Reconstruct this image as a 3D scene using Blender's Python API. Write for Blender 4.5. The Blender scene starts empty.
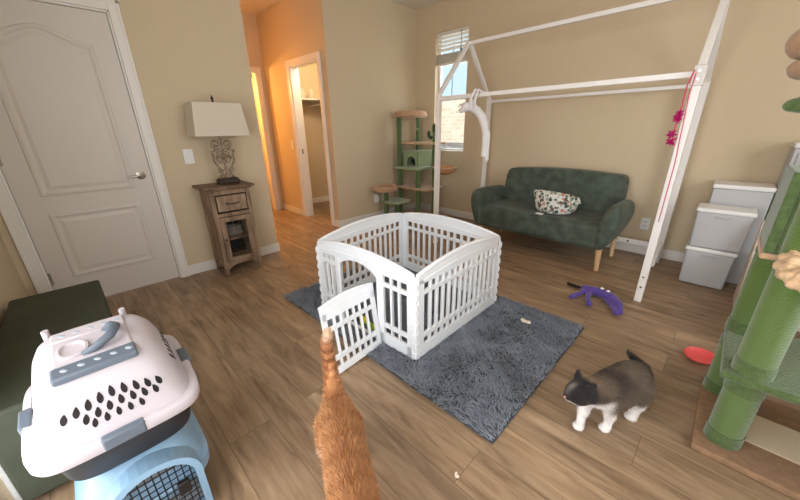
import bpy, bmesh, math, random
import numpy as np
from mathutils import Vector, Matrix, Euler, noise as mnoise
R = math.radians
rnd = random.Random(7)
COL = bpy.context.scene.collection

# ------------------------------------------------------------------ materials
def lin(c):
    return tuple((x/255/12.92) if x/255 <= .04045 else ((x/255+.055)/1.055)**2.4 for x in c)

def new_mat(name):
    m = bpy.data.materials.new(name); m.use_nodes = True
    nt = m.node_tree; b = nt.nodes['Principled BSDF']
    return m, nt, b

def mat(name, rgb, rough=.6, metal=0, bump=0, bscale=60, var=0, vscale=6, spec=.5, sheen=0, stretch=None, rgb2=None):
    m, nt, b = new_mat(name)
    c = (*lin(rgb), 1)
    b.inputs['Base Color'].default_value = c
    b.inputs['Roughness'].default_value = rough
    b.inputs['Metallic'].default_value = metal
    b.inputs['Specular IOR Level'].default_value = spec
    if sheen:
        b.inputs['Sheen Weight'].default_value = sheen
        b.inputs['Sheen Roughness'].default_value = .4
    tc = nt.nodes.new('ShaderNodeTexCoord'); src = tc.outputs['Object']
    if stretch:
        mp = nt.nodes.new('ShaderNodeMapping'); mp.inputs['Scale'].default_value = stretch
        nt.links.new(src, mp.inputs['Vector']); src = mp.outputs['Vector']
    if var or rgb2:
        n = nt.nodes.new('ShaderNodeTexNoise'); n.inputs['Scale'].default_value = vscale
        n.inputs['Detail'].default_value = 5
        nt.links.new(src, n.inputs['Vector'])
        r = nt.nodes.new('ShaderNodeValToRGB')
        r.color_ramp.elements[0].position = .35; r.color_ramp.elements[1].position = .65
        if rgb2: c2 = (*lin(rgb2), 1); c1 = c
        else:
            c1 = tuple(x*(1-var) for x in c[:3])+(1,); c2 = tuple(min(1, x*(1+var)) for x in c[:3])+(1,)
        r.color_ramp.elements[0].color = c1; r.color_ramp.elements[1].color = c2
        nt.links.new(n.outputs['Fac'], r.inputs['Fac']); nt.links.new(r.outputs['Color'], b.inputs['Base Color'])
    if bump:
        n2 = nt.nodes.new('ShaderNodeTexNoise'); n2.inputs['Scale'].default_value = bscale
        n2.inputs['Detail'].default_value = 4
        nt.links.new(src, n2.inputs['Vector'])
        bp = nt.nodes.new('ShaderNodeBump'); bp.inputs['Strength'].default_value = bump
        bp.inputs['Distance'].default_value = .004
        nt.links.new(n2.outputs['Fac'], bp.inputs['Height']); nt.links.new(bp.outputs['Normal'], b.inputs['Normal'])
    return m

def attr_mat(name, rough=.8, sheen=.2, spec=.3):
    m, nt, b = new_mat(name)
    a = nt.nodes.new('ShaderNodeAttribute'); a.attribute_name = 'Col'
    nt.links.new(a.outputs['Color'], b.inputs['Base Color'])
    b.inputs['Roughness'].default_value = rough
    b.inputs['Specular IOR Level'].default_value = spec
    b.inputs['Sheen Weight'].default_value = sheen
    return m

def floor_mat():
    m, nt, b = new_mat('vinyl_plank')
    N = nt.nodes.new; L = nt.links.new
    tc = N('ShaderNodeTexCoord')
    br = N('ShaderNodeTexBrick')
    br.offset = .37; br.offset_frequency = 2
    br.inputs['Scale'].default_value = 1
    br.inputs['Brick Width'].default_value = 1.22; br.inputs['Row Height'].default_value = .178
    br.inputs['Mortar Size'].default_value = .0012; br.inputs['Mortar Smooth'].default_value = .3
    br.inputs['Color1'].default_value = (0, 0, 0, 1); br.inputs['Color2'].default_value = (1, 1, 1, 1)
    br.inputs['Mortar'].default_value = (0, 0, 0, 1); br.inputs['Bias'].default_value = 0
    L(tc.outputs['Object'], br.inputs['Vector'])
    # per-plank offset so the grain differs from plank to plank
    sep = N('ShaderNodeSeparateXYZ'); L(tc.outputs['Object'], sep.inputs[0])
    off = N('ShaderNodeMath'); off.operation = 'MULTIPLY'; off.inputs[1].default_value = 37
    L(br.outputs['Color'], off.inputs[0])
    cx = N('ShaderNodeMath'); cx.operation = 'ADD'; L(sep.outputs['X'], cx.inputs[0]); L(off.outputs[0], cx.inputs[1])
    cmb = N('ShaderNodeCombineXYZ'); L(cx.outputs[0], cmb.inputs['X']); L(sep.outputs['Y'], cmb.inputs['Y']); L(off.outputs[0], cmb.inputs['Z'])
    mp = N('ShaderNodeMapping'); mp.inputs['Scale'].default_value = (1.3, 10, 1); L(cmb.outputs[0], mp.inputs['Vector'])
    g = N('ShaderNodeTexNoise'); g.inputs['Scale'].default_value = 2.2; g.inputs['Detail'].default_value = 8; g.inputs['Roughness'].default_value = .62
    g.inputs['Distortion'].default_value = .6
    L(mp.outputs[0], g.inputs['Vector'])
    ramp = N('ShaderNodeValToRGB'); e = ramp.color_ramp.elements
    e[0].position = .25; e[0].color = (*lin((108, 86, 66)), 1)
    e[1].position = .74; e[1].color = (*lin((192, 166, 138)), 1)
    mid = ramp.color_ramp.elements.new(.48); mid.color = (*lin((160, 134, 107)), 1)
    L(g.outputs['Fac'], ramp.inputs['Fac'])
    # broad cathedral streaks
    mp2 = N('ShaderNodeMapping'); mp2.inputs['Scale'].default_value = (.9, 5, 1); L(cmb.outputs[0], mp2.inputs['Vector'])
    g2 = N('ShaderNodeTexNoise'); g2.inputs['Scale'].default_value = 1.6; g2.inputs['Detail'].default_value = 3; L(mp2.outputs[0], g2.inputs['Vector'])
    r2 = N('ShaderNodeValToRGB'); r2.color_ramp.elements[0].position = .3; r2.color_ramp.elements[1].position = .7
    r2.color_ramp.elements[0].color = (.74, .73, .72, 1); r2.color_ramp.elements[1].color = (1.08, 1.06, 1.04, 1)
    L(g2.outputs['Fac'], r2.inputs['Fac'])
    mx = N('ShaderNodeMix'); mx.data_type = 'RGBA'; mx.blend_type = 'MULTIPLY'; mx.inputs[0].default_value = .8
    L(ramp.outputs['Color'], mx.inputs[6]); L(r2.outputs['Color'], mx.inputs[7])
    # plank tone
    r3 = N('ShaderNodeValToRGB'); r3.color_ramp.elements[0].color = (.86, .85, .84, 1); r3.color_ramp.elements[1].color = (1.05, 1.03, 1.0, 1)
    L(br.outputs['Color'], r3.inputs['Fac'])
    mx2 = N('ShaderNodeMix'); mx2.data_type = 'RGBA'; mx2.blend_type = 'MULTIPLY'; mx2.inputs[0].default_value = 1
    L(mx.outputs[2], mx2.inputs[6]); L(r3.outputs['Color'], mx2.inputs[7])
    # knots
    mk = N('ShaderNodeMapping'); mk.inputs['Scale'].default_value = (2.0, 5.0, 1); L(cmb.outputs[0], mk.inputs['Vector'])
    vo = N('ShaderNodeTexVoronoi'); vo.inputs['Scale'].default_value = .9; L(mk.outputs[0], vo.inputs['Vector'])
    rk = N('ShaderNodeValToRGB'); rk.color_ramp.elements[0].position = .015; rk.color_ramp.elements[1].position = .10
    rk.color_ramp.elements[0].color = (.42, .38, .34, 1); rk.color_ramp.elements[1].color = (1, 1, 1, 1)
    L(vo.outputs['Distance'], rk.inputs['Fac'])
    mx3 = N('ShaderNodeMix'); mx3.data_type = 'RGBA'; mx3.blend_type = 'MULTIPLY'; mx3.inputs[0].default_value = 1
    L(mx2.outputs[2], mx3.inputs[6]); L(rk.outputs['Color'], mx3.inputs[7])
    # seams
    mx4 = N('ShaderNodeMix'); mx4.data_type = 'RGBA'; L(br.outputs['Fac'], mx4.inputs[0])
    L(mx3.outputs[2], mx4.inputs[6]); mx4.inputs[7].default_value = (*lin((98, 78, 60)), 1)
    L(mx4.outputs[2], b.inputs['Base Color'])
    b.inputs['Roughness'].default_value = .42
    b.inputs['Specular IOR Level'].default_value = .45
    bp = N('ShaderNodeBump'); bp.inputs['Strength'].default_value = .25; bp.inputs['Distance'].default_value = .002
    L(g.outputs['Fac'], bp.inputs['Height']); L(bp.outputs['Normal'], b.inputs['Normal'])
    return m

def brick_mat(name, c1, c2, mortar, w, h, ms=.01, rough=.8):
    m, nt, b = new_mat(name)
    tc = nt.nodes.new('ShaderNodeTexCoord'); mp = nt.nodes.new('ShaderNodeMapping'); mp.inputs['Rotation'].default_value = (R(90), 0, 0)
    br = nt.nodes.new('ShaderNodeTexBrick'); br.inputs['Scale'].default_value = 1
    br.inputs['Brick Width'].default_value = w; br.inputs['Row Height'].default_value = h; br.inputs['Mortar Size'].default_value = ms
    br.inputs['Color1'].default_value = (*lin(c1), 1); br.inputs['Color2'].default_value = (*lin(c2), 1); br.inputs['Mortar'].default_value = (*lin(mortar), 1)
    nt.links.new(tc.outputs['Object'], mp.inputs['Vector']); nt.links.new(mp.outputs[0], br.inputs['Vector'])
    nt.links.new(br.outputs['Color'], b.inputs['Base Color']); b.inputs['Roughness'].default_value = rough
    return m

def wood_mat(name, ca, cb, scale=(6, 6, 60), rough=.6, lo=.35, hi=.65):
    m, nt, b = new_mat(name)
    tc = nt.nodes.new('ShaderNodeTexCoord'); mp = nt.nodes.new('ShaderNodeMapping'); mp.inputs['Scale'].default_value = scale
    n = nt.nodes.new('ShaderNodeTexNoise'); n.inputs['Scale'].default_value = 1.5; n.inputs['Detail'].default_value = 6; n.inputs['Distortion'].default_value = .4
    r = nt.nodes.new('ShaderNodeValToRGB'); r.color_ramp.elements[0].position = lo; r.color_ramp.elements[1].position = hi
    r.color_ramp.elements[0].color = (*lin(ca), 1); r.color_ramp.elements[1].color = (*lin(cb), 1)
    nt.links.new(tc.outputs['Object'], mp.inputs[0]); nt.links.new(mp.outputs[0], n.inputs['Vector'])
    nt.links.new(n.outputs['Fac'], r.inputs[0]); nt.links.new(r.outputs[0], b.inputs['Base Color'])
    b.inputs['Roughness'].default_value = rough
    return m

def rope_mat(name, ca, cb, freq=60, strength=.6):
    m, nt, b = new_mat(name)
    tc = nt.nodes.new('ShaderNodeTexCoord')
    w = nt.nodes.new('ShaderNodeTexWave'); w.bands_direction = 'Z'; w.inputs['Scale'].default_value = freq
    w.inputs['Distortion'].default_value = 2.0; w.inputs['Detail'].default_value = 3; w.inputs['Detail Scale'].default_value = 2
    r = nt.nodes.new('ShaderNodeValToRGB'); r.color_ramp.elements[0].color = (*lin(ca), 1); r.color_ramp.elements[1].color = (*lin(cb), 1)
    bp = nt.nodes.new('ShaderNodeBump'); bp.inputs['Strength'].default_value = strength; bp.inputs['Distance'].default_value = .004
    nt.links.new(tc.outputs['Object'], w.inputs['Vector']); nt.links.new(w.outputs['Fac'], r.inputs[0]); nt.links.new(r.outputs[0], b.inputs['Base Color'])
    nt.links.new(w.outputs['Fac'], bp.inputs['Height']); nt.links.new(bp.outputs[0], b.inputs['Normal'])
    b.inputs['Roughness'].default_value = .55; b.inputs['Sheen Weight'].default_value = .4
    return m

def glass_mat():
    m, nt, b = new_mat('window_glass')
    nt.nodes.remove(b)
    out = nt.nodes['Material Output']
    t = nt.nodes.new('ShaderNodeBsdfTransparent'); g = nt.nodes.new('ShaderNodeBsdfGlossy'); g.inputs['Roughness'].default_value = .02
    mx = nt.nodes.new('ShaderNodeMixShader'); mx.inputs[0].default_value = .06
    nt.links.new(t.outputs[0], mx.inputs[1]); nt.links.new(g.outputs[0], mx.inputs[2]); nt.links.new(mx.outputs[0], out.inputs[0])
    return m

def spots_mat():
    m, nt, b = new_mat('leaf_print_fabric')
    N = nt.nodes.new; L = nt.links.new
    tc = N('ShaderNodeTexCoord'); v = N('ShaderNodeTexVoronoi'); v.inputs['Scale'].default_value = 30
    L(tc.outputs['Object'], v.inputs['Vector'])
    r = N('ShaderNodeValToRGB'); r.color_ramp.interpolation = 'CONSTANT'
    r.color_ramp.elements[0].color = (1, 1, 1, 1); r.color_ramp.elements[1].color = (0, 0, 0, 1); r.color_ramp.elements[1].position = .52
    L(v.outputs['Distance'], r.inputs[0])
    hs = N('ShaderNodeSeparateColor'); L(v.outputs['Color'], hs.inputs[0])
    c = N('ShaderNodeValToRGB'); c.color_ramp.interpolation = 'CONSTANT'
    cols = [(70, 92, 80), (150, 165, 150), (212, 150, 130), (96, 120, 104), (225, 225, 215), (120, 96, 80)]
    e = c.color_ramp.elements; e[0].color = (*lin(cols[0]), 1); e[1].position = .2; e[1].color = (*lin(cols[1]), 1)
    for i, k in enumerate(cols[2:]):
        q = e.new(.36+i*.16); q.color = (*lin(k), 1)
    L(hs.outputs[0], c.inputs[0])
    mx = N('ShaderNodeMix'); mx.data_type = 'RGBA'; L(r.outputs['Color'], mx.inputs[0])
    mx.inputs[6].default_value = (*lin((232, 230, 222)), 1); L(c.outputs['Color'], mx.inputs[7])
    L(mx.outputs[2], b.inputs['Base Color']); b.inputs['Roughness'].default_value = .85
    return m

M = {}
M['wall'] = mat('beige_wall_paint', (214, 196, 166), .75, bump=.35, bscale=110, spec=.25)
M['ceil'] = mat('white_ceiling_paint', (226, 218, 204), .85, bump=.3, bscale=120)
M['trim'] = mat('white_trim_paint', (238, 234, 228), .4)
M['door'] = mat('white_door_paint', (220, 212, 204), .42, bump=.15, bscale=8, stretch=(60, 60, 5))
M['floor'] = floor_mat()
M['glass'] = glass_mat()
M['vinyl'] = mat('white_vinyl', (240, 240, 238), .35)
M['blind'] = mat('blind_slats', (232, 226, 212), .5)
M['chrome'] = mat('satin_nickel', (190, 186, 180), .25, metal=1)
M['black'] = mat('black_plastic', (22, 22, 24), .45)
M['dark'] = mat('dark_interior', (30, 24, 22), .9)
M['plast'] = mat('white_moulded_plastic', (247, 250, 254), .38)
M['velvet'] = mat('green_velvet', (58, 68, 58), .7, vscale=11, sheen=.12, bump=.3, bscale=30, rgb2=(82, 95, 82))
M['legwood'] = wood_mat('pale_beech', (206, 168, 120), (226, 190, 144), (8, 8, 2))
M['bedpaint'] = mat('white_painted_timber', (238, 234, 230), .4, bump=.1, bscale=20)
M['cabwood'] = wood_mat('weathered_wood', (108, 82, 62), (178, 152, 126), (14, 14, 3), .75, .3, .75)
M['cabtop'] = wood_mat('dark_weathered_wood', (84, 62, 46), (140, 112, 88), (12, 6, 20), .6)
M['iron'] = mat('antiqued_iron', (172, 154, 132), .7, bump=.5, bscale=90, rgb2=(108, 88, 70), vscale=40)
M['irondark'] = mat('dark_iron', (62, 48, 40), .5, bump=.3, bscale=60)
M['linen'] = mat('linen_shade', (216, 206, 188), .85, bump=.25, bscale=300)
M['greenpl'] = mat('green_plush', (84, 104, 58), .95, bump=1, bscale=180, sheen=.5, var=.18, vscale=60)
M['greenrope'] = rope_mat('green_sisal_rope', (62, 86, 30), (106, 138, 58), 52, .5)
M['greenpole'] = rope_mat('dark_green_sisal', (70, 94, 50), (100, 126, 72), 60, .4)
M['sagepl'] = mat('sage_plush', (158, 174, 134), .95, bump=.7, bscale=150, sheen=.4)
M['tanpl'] = mat('tan_plush', (196, 158, 122), .95, bump=.9, bscale=150, sheen=.4, var=.1, vscale=40)
M['tanpl2'] = mat('brown_tan_plush', (170, 136, 104), .95, bump=.9, bscale=150, sheen=.2, var=.1, vscale=40)
M['creampl'] = mat('cream_plush', (206, 174, 136), .95, bump=1, bscale=70, sheen=.2, var=.2, vscale=45)
M['brownmat'] = mat('brown_carpet', (150, 118, 90), .95, bump=.8, bscale=200, var=.12, vscale=40)
M['sisal'] = rope_mat('natural_sisal', (180, 158, 126), (214, 196, 164), 60, .4)
M['binpl'] = mat('grey_white_storage_plastic', (190, 190, 192), .4)
M['board'] = mat('pale_board', (206, 196, 184), .6)
M['carw'] = mat('carrier_white_plastic', (196, 187, 192), .38, bump=.08, bscale=200)
M['carg'] = mat('carrier_grey_plastic', (98, 108, 120), .45, bump=.3, bscale=70)
M['card'] = mat('carrier_dark_plastic', (44, 44, 48), .5)
M['carb'] = mat('carrier_blue_plastic', (134, 166, 192), .38, bump=.1, bscale=60)
M['wire'] = mat('black_wire', (26, 26, 28), .4, metal=.4)
M['otto'] = mat('olive_green_fabric', (66, 70, 54), .8, bump=.3, bscale=250, var=.1)
M['coral'] = mat('coral_rubber', (232, 88, 88), .45)
M['purple'] = mat('purple_plush', (88, 66, 148), .9, bump=.6, bscale=120, sheen=.4, var=.2, vscale=30)
M['magenta'] = mat('magenta_feather', (188, 20, 110), .8)
M['pinkstr'] = mat('pink_ribbon', (206, 70, 100), .7)
M['whitepl'] = mat('white_plush', (226, 222, 222), .95, bump=.6, bscale=120, sheen=.4)
M['yellow'] = mat('yellow_felt', (236, 214, 60), .8)
M['lime'] = mat('lime_felt', (160, 200, 60), .8)
M['crumb'] = mat('cream_felt', (230, 216, 196), .8)
M['spots'] = spots_mat()
M['stucco'] = brick_mat('tan_block_wall', (222, 206, 184), (206, 186, 160), (228, 216, 198), .2, .1, .008)
M['shingle'] = brick_mat('grey_shingles', (122, 116, 112), (92, 88, 86), (80, 76, 74), .3, .14)
M['siding'] = mat('pale_blue_siding', (170, 196, 212), .7)
M['ground'] = mat('gravel_ground', (150, 142, 130), .9, var=.2)
M['orange_wall'] = mat('hall_beige_paint', (214, 190, 152), .75, bump=.3, bscale=110)
M['towel'] = mat('folded_linen', (214, 200, 184), .9)
M['fur'] = attr_mat('coat_fur', .85, .25)
M['pile'] = attr_mat('shag_pile', .9, .3)
M['eye'] = mat('cat_eye', (120, 130, 80), .1)
M['pinkskin'] = mat('pink_skin', (206, 150, 140), .6)

# ------------------------------------------------------------------ object helpers
WM = {}   # world matrices of roots we made
def wm(o):
    m = WM.get(o.name)
    return m.copy() if m is not None else Matrix.Identity(4)

def tag(o, label=None, cat=None, group=None, kind=None):
    if label: o['label'] = label
    if cat: o['category'] = cat
    if group: o['group'] = group
    if kind: o['kind'] = kind
    return o

def thing(name, loc, label, cat, group=None):
    o = bpy.data.objects.new(name, None); COL.objects.link(o)
    o.empty_display_size = .1; o.location = loc
    WM[o.name] = Matrix.Translation(loc)
    return tag(o, label, cat, group)

class MB:
    def __init__(s): s.v = []; s.f = []; s.M = None
    def add(s, vs, fs):
        n = len(s.v)
        if s.M is not None: vs = [s.M @ Vector(v) for v in vs]
        s.v += [tuple(v) for v in vs]; s.f += [tuple(i+n for i in f) for f in fs]
        return s
    def box(s, x0, x1, y0, y1, z0, z1):
        return s.add([(x, y, z) for x in (x0, x1) for y in (y0, y1) for z in (z0, z1)],
                     [(0, 1, 3, 2), (4, 6, 7, 5), (0, 4, 5, 1), (2, 3, 7, 6), (0, 2, 6, 4), (1, 5, 7, 3)])
    def rbox(s, c, size, rot=(0, 0, 0)):
        m = Matrix.Translation(c) @ Euler(rot).to_matrix().to_4x4()
        a, b, d = [k/2 for k in size]
        vs = [m @ Vector((x, y, z)) for x in (-a, a) for y in (-b, b) for z in (-d, d)]
        return s.add(vs, [(0, 1, 3, 2), (4, 6, 7, 5), (0, 4, 5, 1), (2, 3, 7, 6), (0, 2, 6, 4), (1, 5, 7, 3)])
    def beam(s, p0, p1, w, h, up=(0, 0, 1)):
        p0 = Vector(p0); p1 = Vector(p1); d = (p1-p0).normalized(); u = Vector(up)
        a = d.cross(u)
        if a.length < 1e-4: a = d.cross(Vector((0, 1, 0)))
        a.normalize(); b = a.cross(d).normalized()
        vs = []
        for p in (p0, p1):
            for sa, sb in ((-1, -1), (1, -1), (1, 1), (-1, 1)): vs.append(p+a*sa*w/2+b*sb*h/2)
        return s.add(vs, [(0, 3, 2, 1), (4, 5, 6, 7), (0, 1, 5, 4), (1, 2, 6, 5), (2, 3, 7, 6), (3, 0, 4, 7)])
    def tube(s, pts, rad, n=12, cap=True):
        pts = [Vector(p) for p in pts]; k = len(pts)
        if not hasattr(rad, '__len__'): rad = [rad]*k
        vs = []; fs = []; prev = None
        for i, p in enumerate(pts):
            d = (pts[min(i+1, k-1)]-pts[max(i-1, 0)]).normalized()
            if prev is None:
                a = d.cross(Vector((0, 0, 1)))
                if a.length < .05: a = d.cross(Vector((1, 0, 0)))
            else: a = prev - d*prev.dot(d)
            a.normalize(); prev = a; b = d.cross(a)
            for j in range(n):
                t = 2*math.pi*j/n; vs.append(p+(a*math.cos(t)+b*math.sin(t))*rad[i])
        for i in range(k-1):
            for j in range(n):
                fs.append((i*n+j, i*n+(j+1) % n, (i+1)*n+(j+1) % n, (i+1)*n+j))
        if cap: fs += [tuple(range(n))[::-1], tuple((k-1)*n+j for j in range(n))]
        return s.add(vs, fs)
    def lathe(s, prof, c, n=24, sx=1, sy=1):
        vs = []; fs = []; k = len(prof)
        for r, z in prof:
            for j in range(n):
                t = 2*math.pi*j/n; vs.append((c[0]+r*sx*math.cos(t), c[1]+r*sy*math.sin(t), c[2]+z))
        for i in range(k-1):
            for j in range(n): fs.append((i*n+j, i*n+(j+1) % n, (i+1)*n+(j+1) % n, (i+1)*n+j))
        fs += [tuple(range(n))[::-1], tuple((k-1)*n+j for j in range(n))]
        return s.add(vs, fs)
    def ell(s, c, r, rot=(0, 0, 0), n=16, m=10):
        mt = Matrix.Translation(c) @ Euler(rot).to_matrix().to_4x4()
        vs = [mt @ Vector((0, 0, -r[2]))]; fs = []
        for i in range(1, m):
            a = math.pi*i/m-math.pi/2
            for j in range(n):
                t = 2*math.pi*j/n
                vs.append(mt @ Vector((r[0]*math.cos(a)*math.cos(t), r[1]*math.cos(a)*math.sin(t), r[2]*math.sin(a))))
        vs.append(mt @ Vector((0, 0, r[2]))); top = len(vs)-1
        for j in range(n):
            fs.append((0, 1+(j+1) % n, 1+j)); fs.append((top, top-n+j, top-n+(j+1) % n))
        for i in range(m-2):
            for j in range(n):
                a = 1+i*n+j; b = 1+i*n+(j+1) % n; fs.append((a, b, b+n, a+n))
        return s.add(vs, fs)
    def prism(s, poly, axis, d0, d1):
        """poly of 2-D points extruded along axis ('x': (y,z), 'y': (x,z), 'z': (x,y))"""
        def p3(p, d):
            return {'x': (d, p[0], p[1]), 'y': (p[0], d, p[1]), 'z': (p[0], p[1], d)}[axis]
        n = len(poly); vs = [p3(p, d0) for p in poly]+[p3(p, d1) for p in poly]
        fs = [tuple(range(n))[::-1], tuple(range(n, 2*n))]+[(i, (i+1) % n, n+(i+1) % n, n+i) for i in range(n)]
        return s.add(vs, fs)
    def loft(s, secs, n=40, cap=True):
        """secs: list of (cx,cy,z,hx,hy,power) superellipse rings"""
        vs = []; fs = []
        for sec in secs:
            for j in range(n): vs.append(sup(sec, 2*math.pi*j/n))
        for i in range(len(secs)-1):
            for j in range(n): fs.append((i*n+j, i*n+(j+1) % n, (i+1)*n+(j+1) % n, (i+1)*n+j))
        if cap: fs += [tuple(range(n))[::-1], tuple((len(secs)-1)*n+j for j in range(n))]
        return s.add(vs, fs)
    def build(s, name, m, parent=None, smooth=False, bevel=0, seg=2, origin=None, sub=0, vmod=None):
        me = bpy.data.meshes.new(name)
        if parent is not None: W = wm(parent)
        elif origin is not None: W = Matrix.Translation(origin)
        else: W = Matrix.Identity(4)
        Wi = W.inverted()
        me.from_pydata([Wi @ Vector(v) for v in s.v], [], s.f)
        bm = bmesh.new(); bm.from_mesh(me); bmesh.ops.recalc_face_normals(bm, faces=bm.faces); bm.to_mesh(me); bm.free()
        if m is not None: me.materials.append(m)
        o = bpy.data.objects.new(name, me); COL.objects.link(o)
        if parent is not None:
            o.parent = parent; WM[o.name] = W
        else:
            o.location = W.to_translation(); WM[o.name] = W
        if bevel:
            b = o.modifiers.new('bevel', 'BEVEL'); b.width = bevel; b.segments = seg; b.limit_method = 'ANGLE'; b.angle_limit = R(40)
            b.harden_normals = False
        if sub:
            q = o.modifiers.new('sub', 'SUBSURF'); q.levels = sub; q.render_levels = sub
        if smooth or bevel or sub:
            for p in me.polygons: p.use_smooth = True
            if not (sub or smooth is True):
                try: me.set_sharp_from_angle(angle=R(42))
                except Exception: pass
            elif smooth is True and not sub:
                try: me.set_sharp_from_angle(angle=R(60))
                except Exception: pass
        return o

def sup(sec, t):
    cx, cy, z, hx, hy, p = sec[:6]
    c, q = math.cos(t), math.sin(t)
    x = math.copysign(abs(c)**(2/p), c)*hx; y = math.copysign(abs(q)**(2/p), q)*hy
    bul = sec[6] if len(sec) > 6 else 0
    return (cx+x*(1+bul*(1-(y/hy)**2 if hy else 0)), cy+y*(1+bul*(1-(x/hx)**2 if hx else 0)), z)

def struct(o): o['kind'] = 'structure'; return o
def S(name, mb, m, **k): return struct(mb.build(name, m, **k))

def wall_with_holes(axis, d0, d1, a0, a1, z0, z1, holes):
    """wall slab; axis 'x' = plane x const (a runs along y); holes: (a0,a1,z0,z1)"""
    mb = MB()
    def bx(p0, p1, q0, q1):
        if p1-p0 < 1e-5 or q1-q0 < 1e-5: return
        if axis == 'x': mb.box(d0, d1, p0, p1, q0, q1)
        else: mb.box(p0, p1, d0, d1, q0, q1)
    hs = sorted(holes); cur = a0
    for h in hs:
        bx(cur, h[0], z0, z1); bx(h[0], h[1], z0, h[2]); bx(h[0], h[1], h[3], z1); cur = h[1]
    bx(cur, a1, z0, z1)
    return mb

# ------------------------------------------------------------------ the room
XA, XC, XE, XR = -3.313, -3.575, -5.22, 1.75
YL, YHL, YH, YS = -.432, 1.40, 2.405, 3.93
ZC = 2.765; T = .11

S('floor', MB().box(-7.0, XR+.1, -.6, 4.05, -.08, 0), M['floor'])
S('ceiling', MB().box(-7.0, XR+.1, -.6, 4.05, ZC, ZC+.08), M['ceil'])
S('wall_left', wall_with_holes('x', XA-T, XA, YL, YHL, 0, ZC, [(-.325, .478, 0, 2.04)]), M['wall'])
S('wall_left_far', MB().box(XC-T, XC, YH, YS, 0, ZC), M['wall'])
WIN = (-3.215, -2.69, .93, 2.43)
S('wall_back', wall_with_holes('y', YS, YS+.14, -7, XR+.1, 0, ZC, [WIN]), M['wall'])
SL = (-1.50, .55, .0, 2.08)
S('wall_front', wall_with_holes('y', YL-.12, YL, XA-T, XR+.1, 0, ZC, [SL]), M['wall'])
RW = (.7, 2.3, .9, 2.2)
S('wall_right', wall_with_holes('x', XR, XR+.12, YL, YS, 0, ZC, [RW]), M['wall'])
S('wall_hall_left', MB().box(-7, XA-T, YHL-T, YHL, 0, ZC), M['wall'])
CD = (-4.455, -3.755, 0, 2.04)
S('wall_hall_right', wall_with_holes('y', YH, YH+T, XE, XC-T, 0, ZC, [CD]), M['wall'])
HD = (1.50, 2.285, 0, 2.05)
S('wall_hall_end', wall_with_holes('x', XE-T, XE, YHL, YS, 0, ZC, [HD]), M['wall'])
S('wall_washroom', MB().box(-6.7, -6.6, YHL, 3.0, 0, ZC).box(-6.6, XE-T, 2.9, 3.0, 0, ZC), M['wall'])

def baseboard(name, segs):
    mb = MB()
    for x0, x1, y0, y1 in segs: mb.box(x0, x1, y0, y1, 0, .095)
    return S(name, mb, M['trim'], bevel=.005)
bt = .014
baseboard('baseboard_left', [(XA, XA+bt, .535, YHL+bt), (XA-T, XA, YHL, YHL+bt), (XA, XA+bt, YL, -.39)])
baseboard('baseboard_left_far', [(XC, XC+bt, YH-bt, YS)])
baseboard('baseboard_back', [(XC+bt, XR, YS-bt, YS)])
baseboard('baseboard_hall_right', [(XE, CD[0]-.065, YH-bt, YH), (CD[1]+.065, XC, YH-bt, YH)])
baseboard('baseboard_right', [(XR-bt, XR, YL, YS-bt)])
baseboard('baseboard_front', [(XA+bt, SL[0]-.07, YL, YL+bt), (SL[1]+.07, XR-bt, YL, YL+bt)])
baseboard('baseboard_closet', [(XE, XE+bt, YH+T, 3.4), (XE+bt, XC-T, 3.4-bt, 3.4)])
S('wall_closet', MB().box(XE, XC-T, 3.4, 3.5, 0, ZC), M['wall'])

def casing(name, plane, d, a0, a1, zt, w=.062, t=.018, depth=T, side=1):
    """door casing + jamb lining around an opening in wall; d is the face, side = +1 if the room is on + side"""
    mb = MB()
    f0, f1 = (d, d+side*t); f0, f1 = min(f0, f1), max(f0, f1)
    j0, j1 = sorted((d-side*depth-side*.001, d+side*.002))
    b0, b1 = sorted((d-side*depth, d-side*(depth+t)))
    def bx(p0, p1, q0, q1, e0, e1):
        if plane == 'x': mb.box(e0, e1, p0, p1, q0, q1)
        else: mb.box(p0, p1, e0, e1, q0, q1)
    for e0, e1 in ((f0, f1), (b0, b1)):
        bx(a0-w, a0+.004, 0, zt+w, e0, e1); bx(a1-.004, a1+w, 0, zt+w, e0, e1); bx(a0+.004, a1-.004, zt-.004, zt+w, e0, e1)
    # raised outer bead of the casing on the visible face
    g0, g1 = sorted((d+side*t, d+side*(t+.006)))
    bx(a0-w, a0-w+.018, 0, zt+w, g0, g1); bx(a1+w-.018, a1+w, 0, zt+w, g0, g1); bx(a0-w, a1+w, zt+w-.018, zt+w, g0, g1)
    bx(a0-.001, a0+.016, 0, zt, j0, j1); bx(a1-.016, a1+.001, 0, zt, j0, j1); bx(a0, a1, zt-.016, zt+.001, j0, j1)
    return S(name, mb, M['trim'], bevel=.003)
casing('trim_1', 'x', XA, -.325, .478, 2.04)
c2 = casing('trim_2', 'y', YH, CD[0], CD[1], CD[3], side=-1)
casing('trim_3', 'x', XE, HD[0], HD[1], HD[3])
MB().box(CD[0]+.016, CD[0]+.018, YH+.035, YH+.06, .93, .99).build('strike_plate', M['chrome'], c2)

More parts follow.
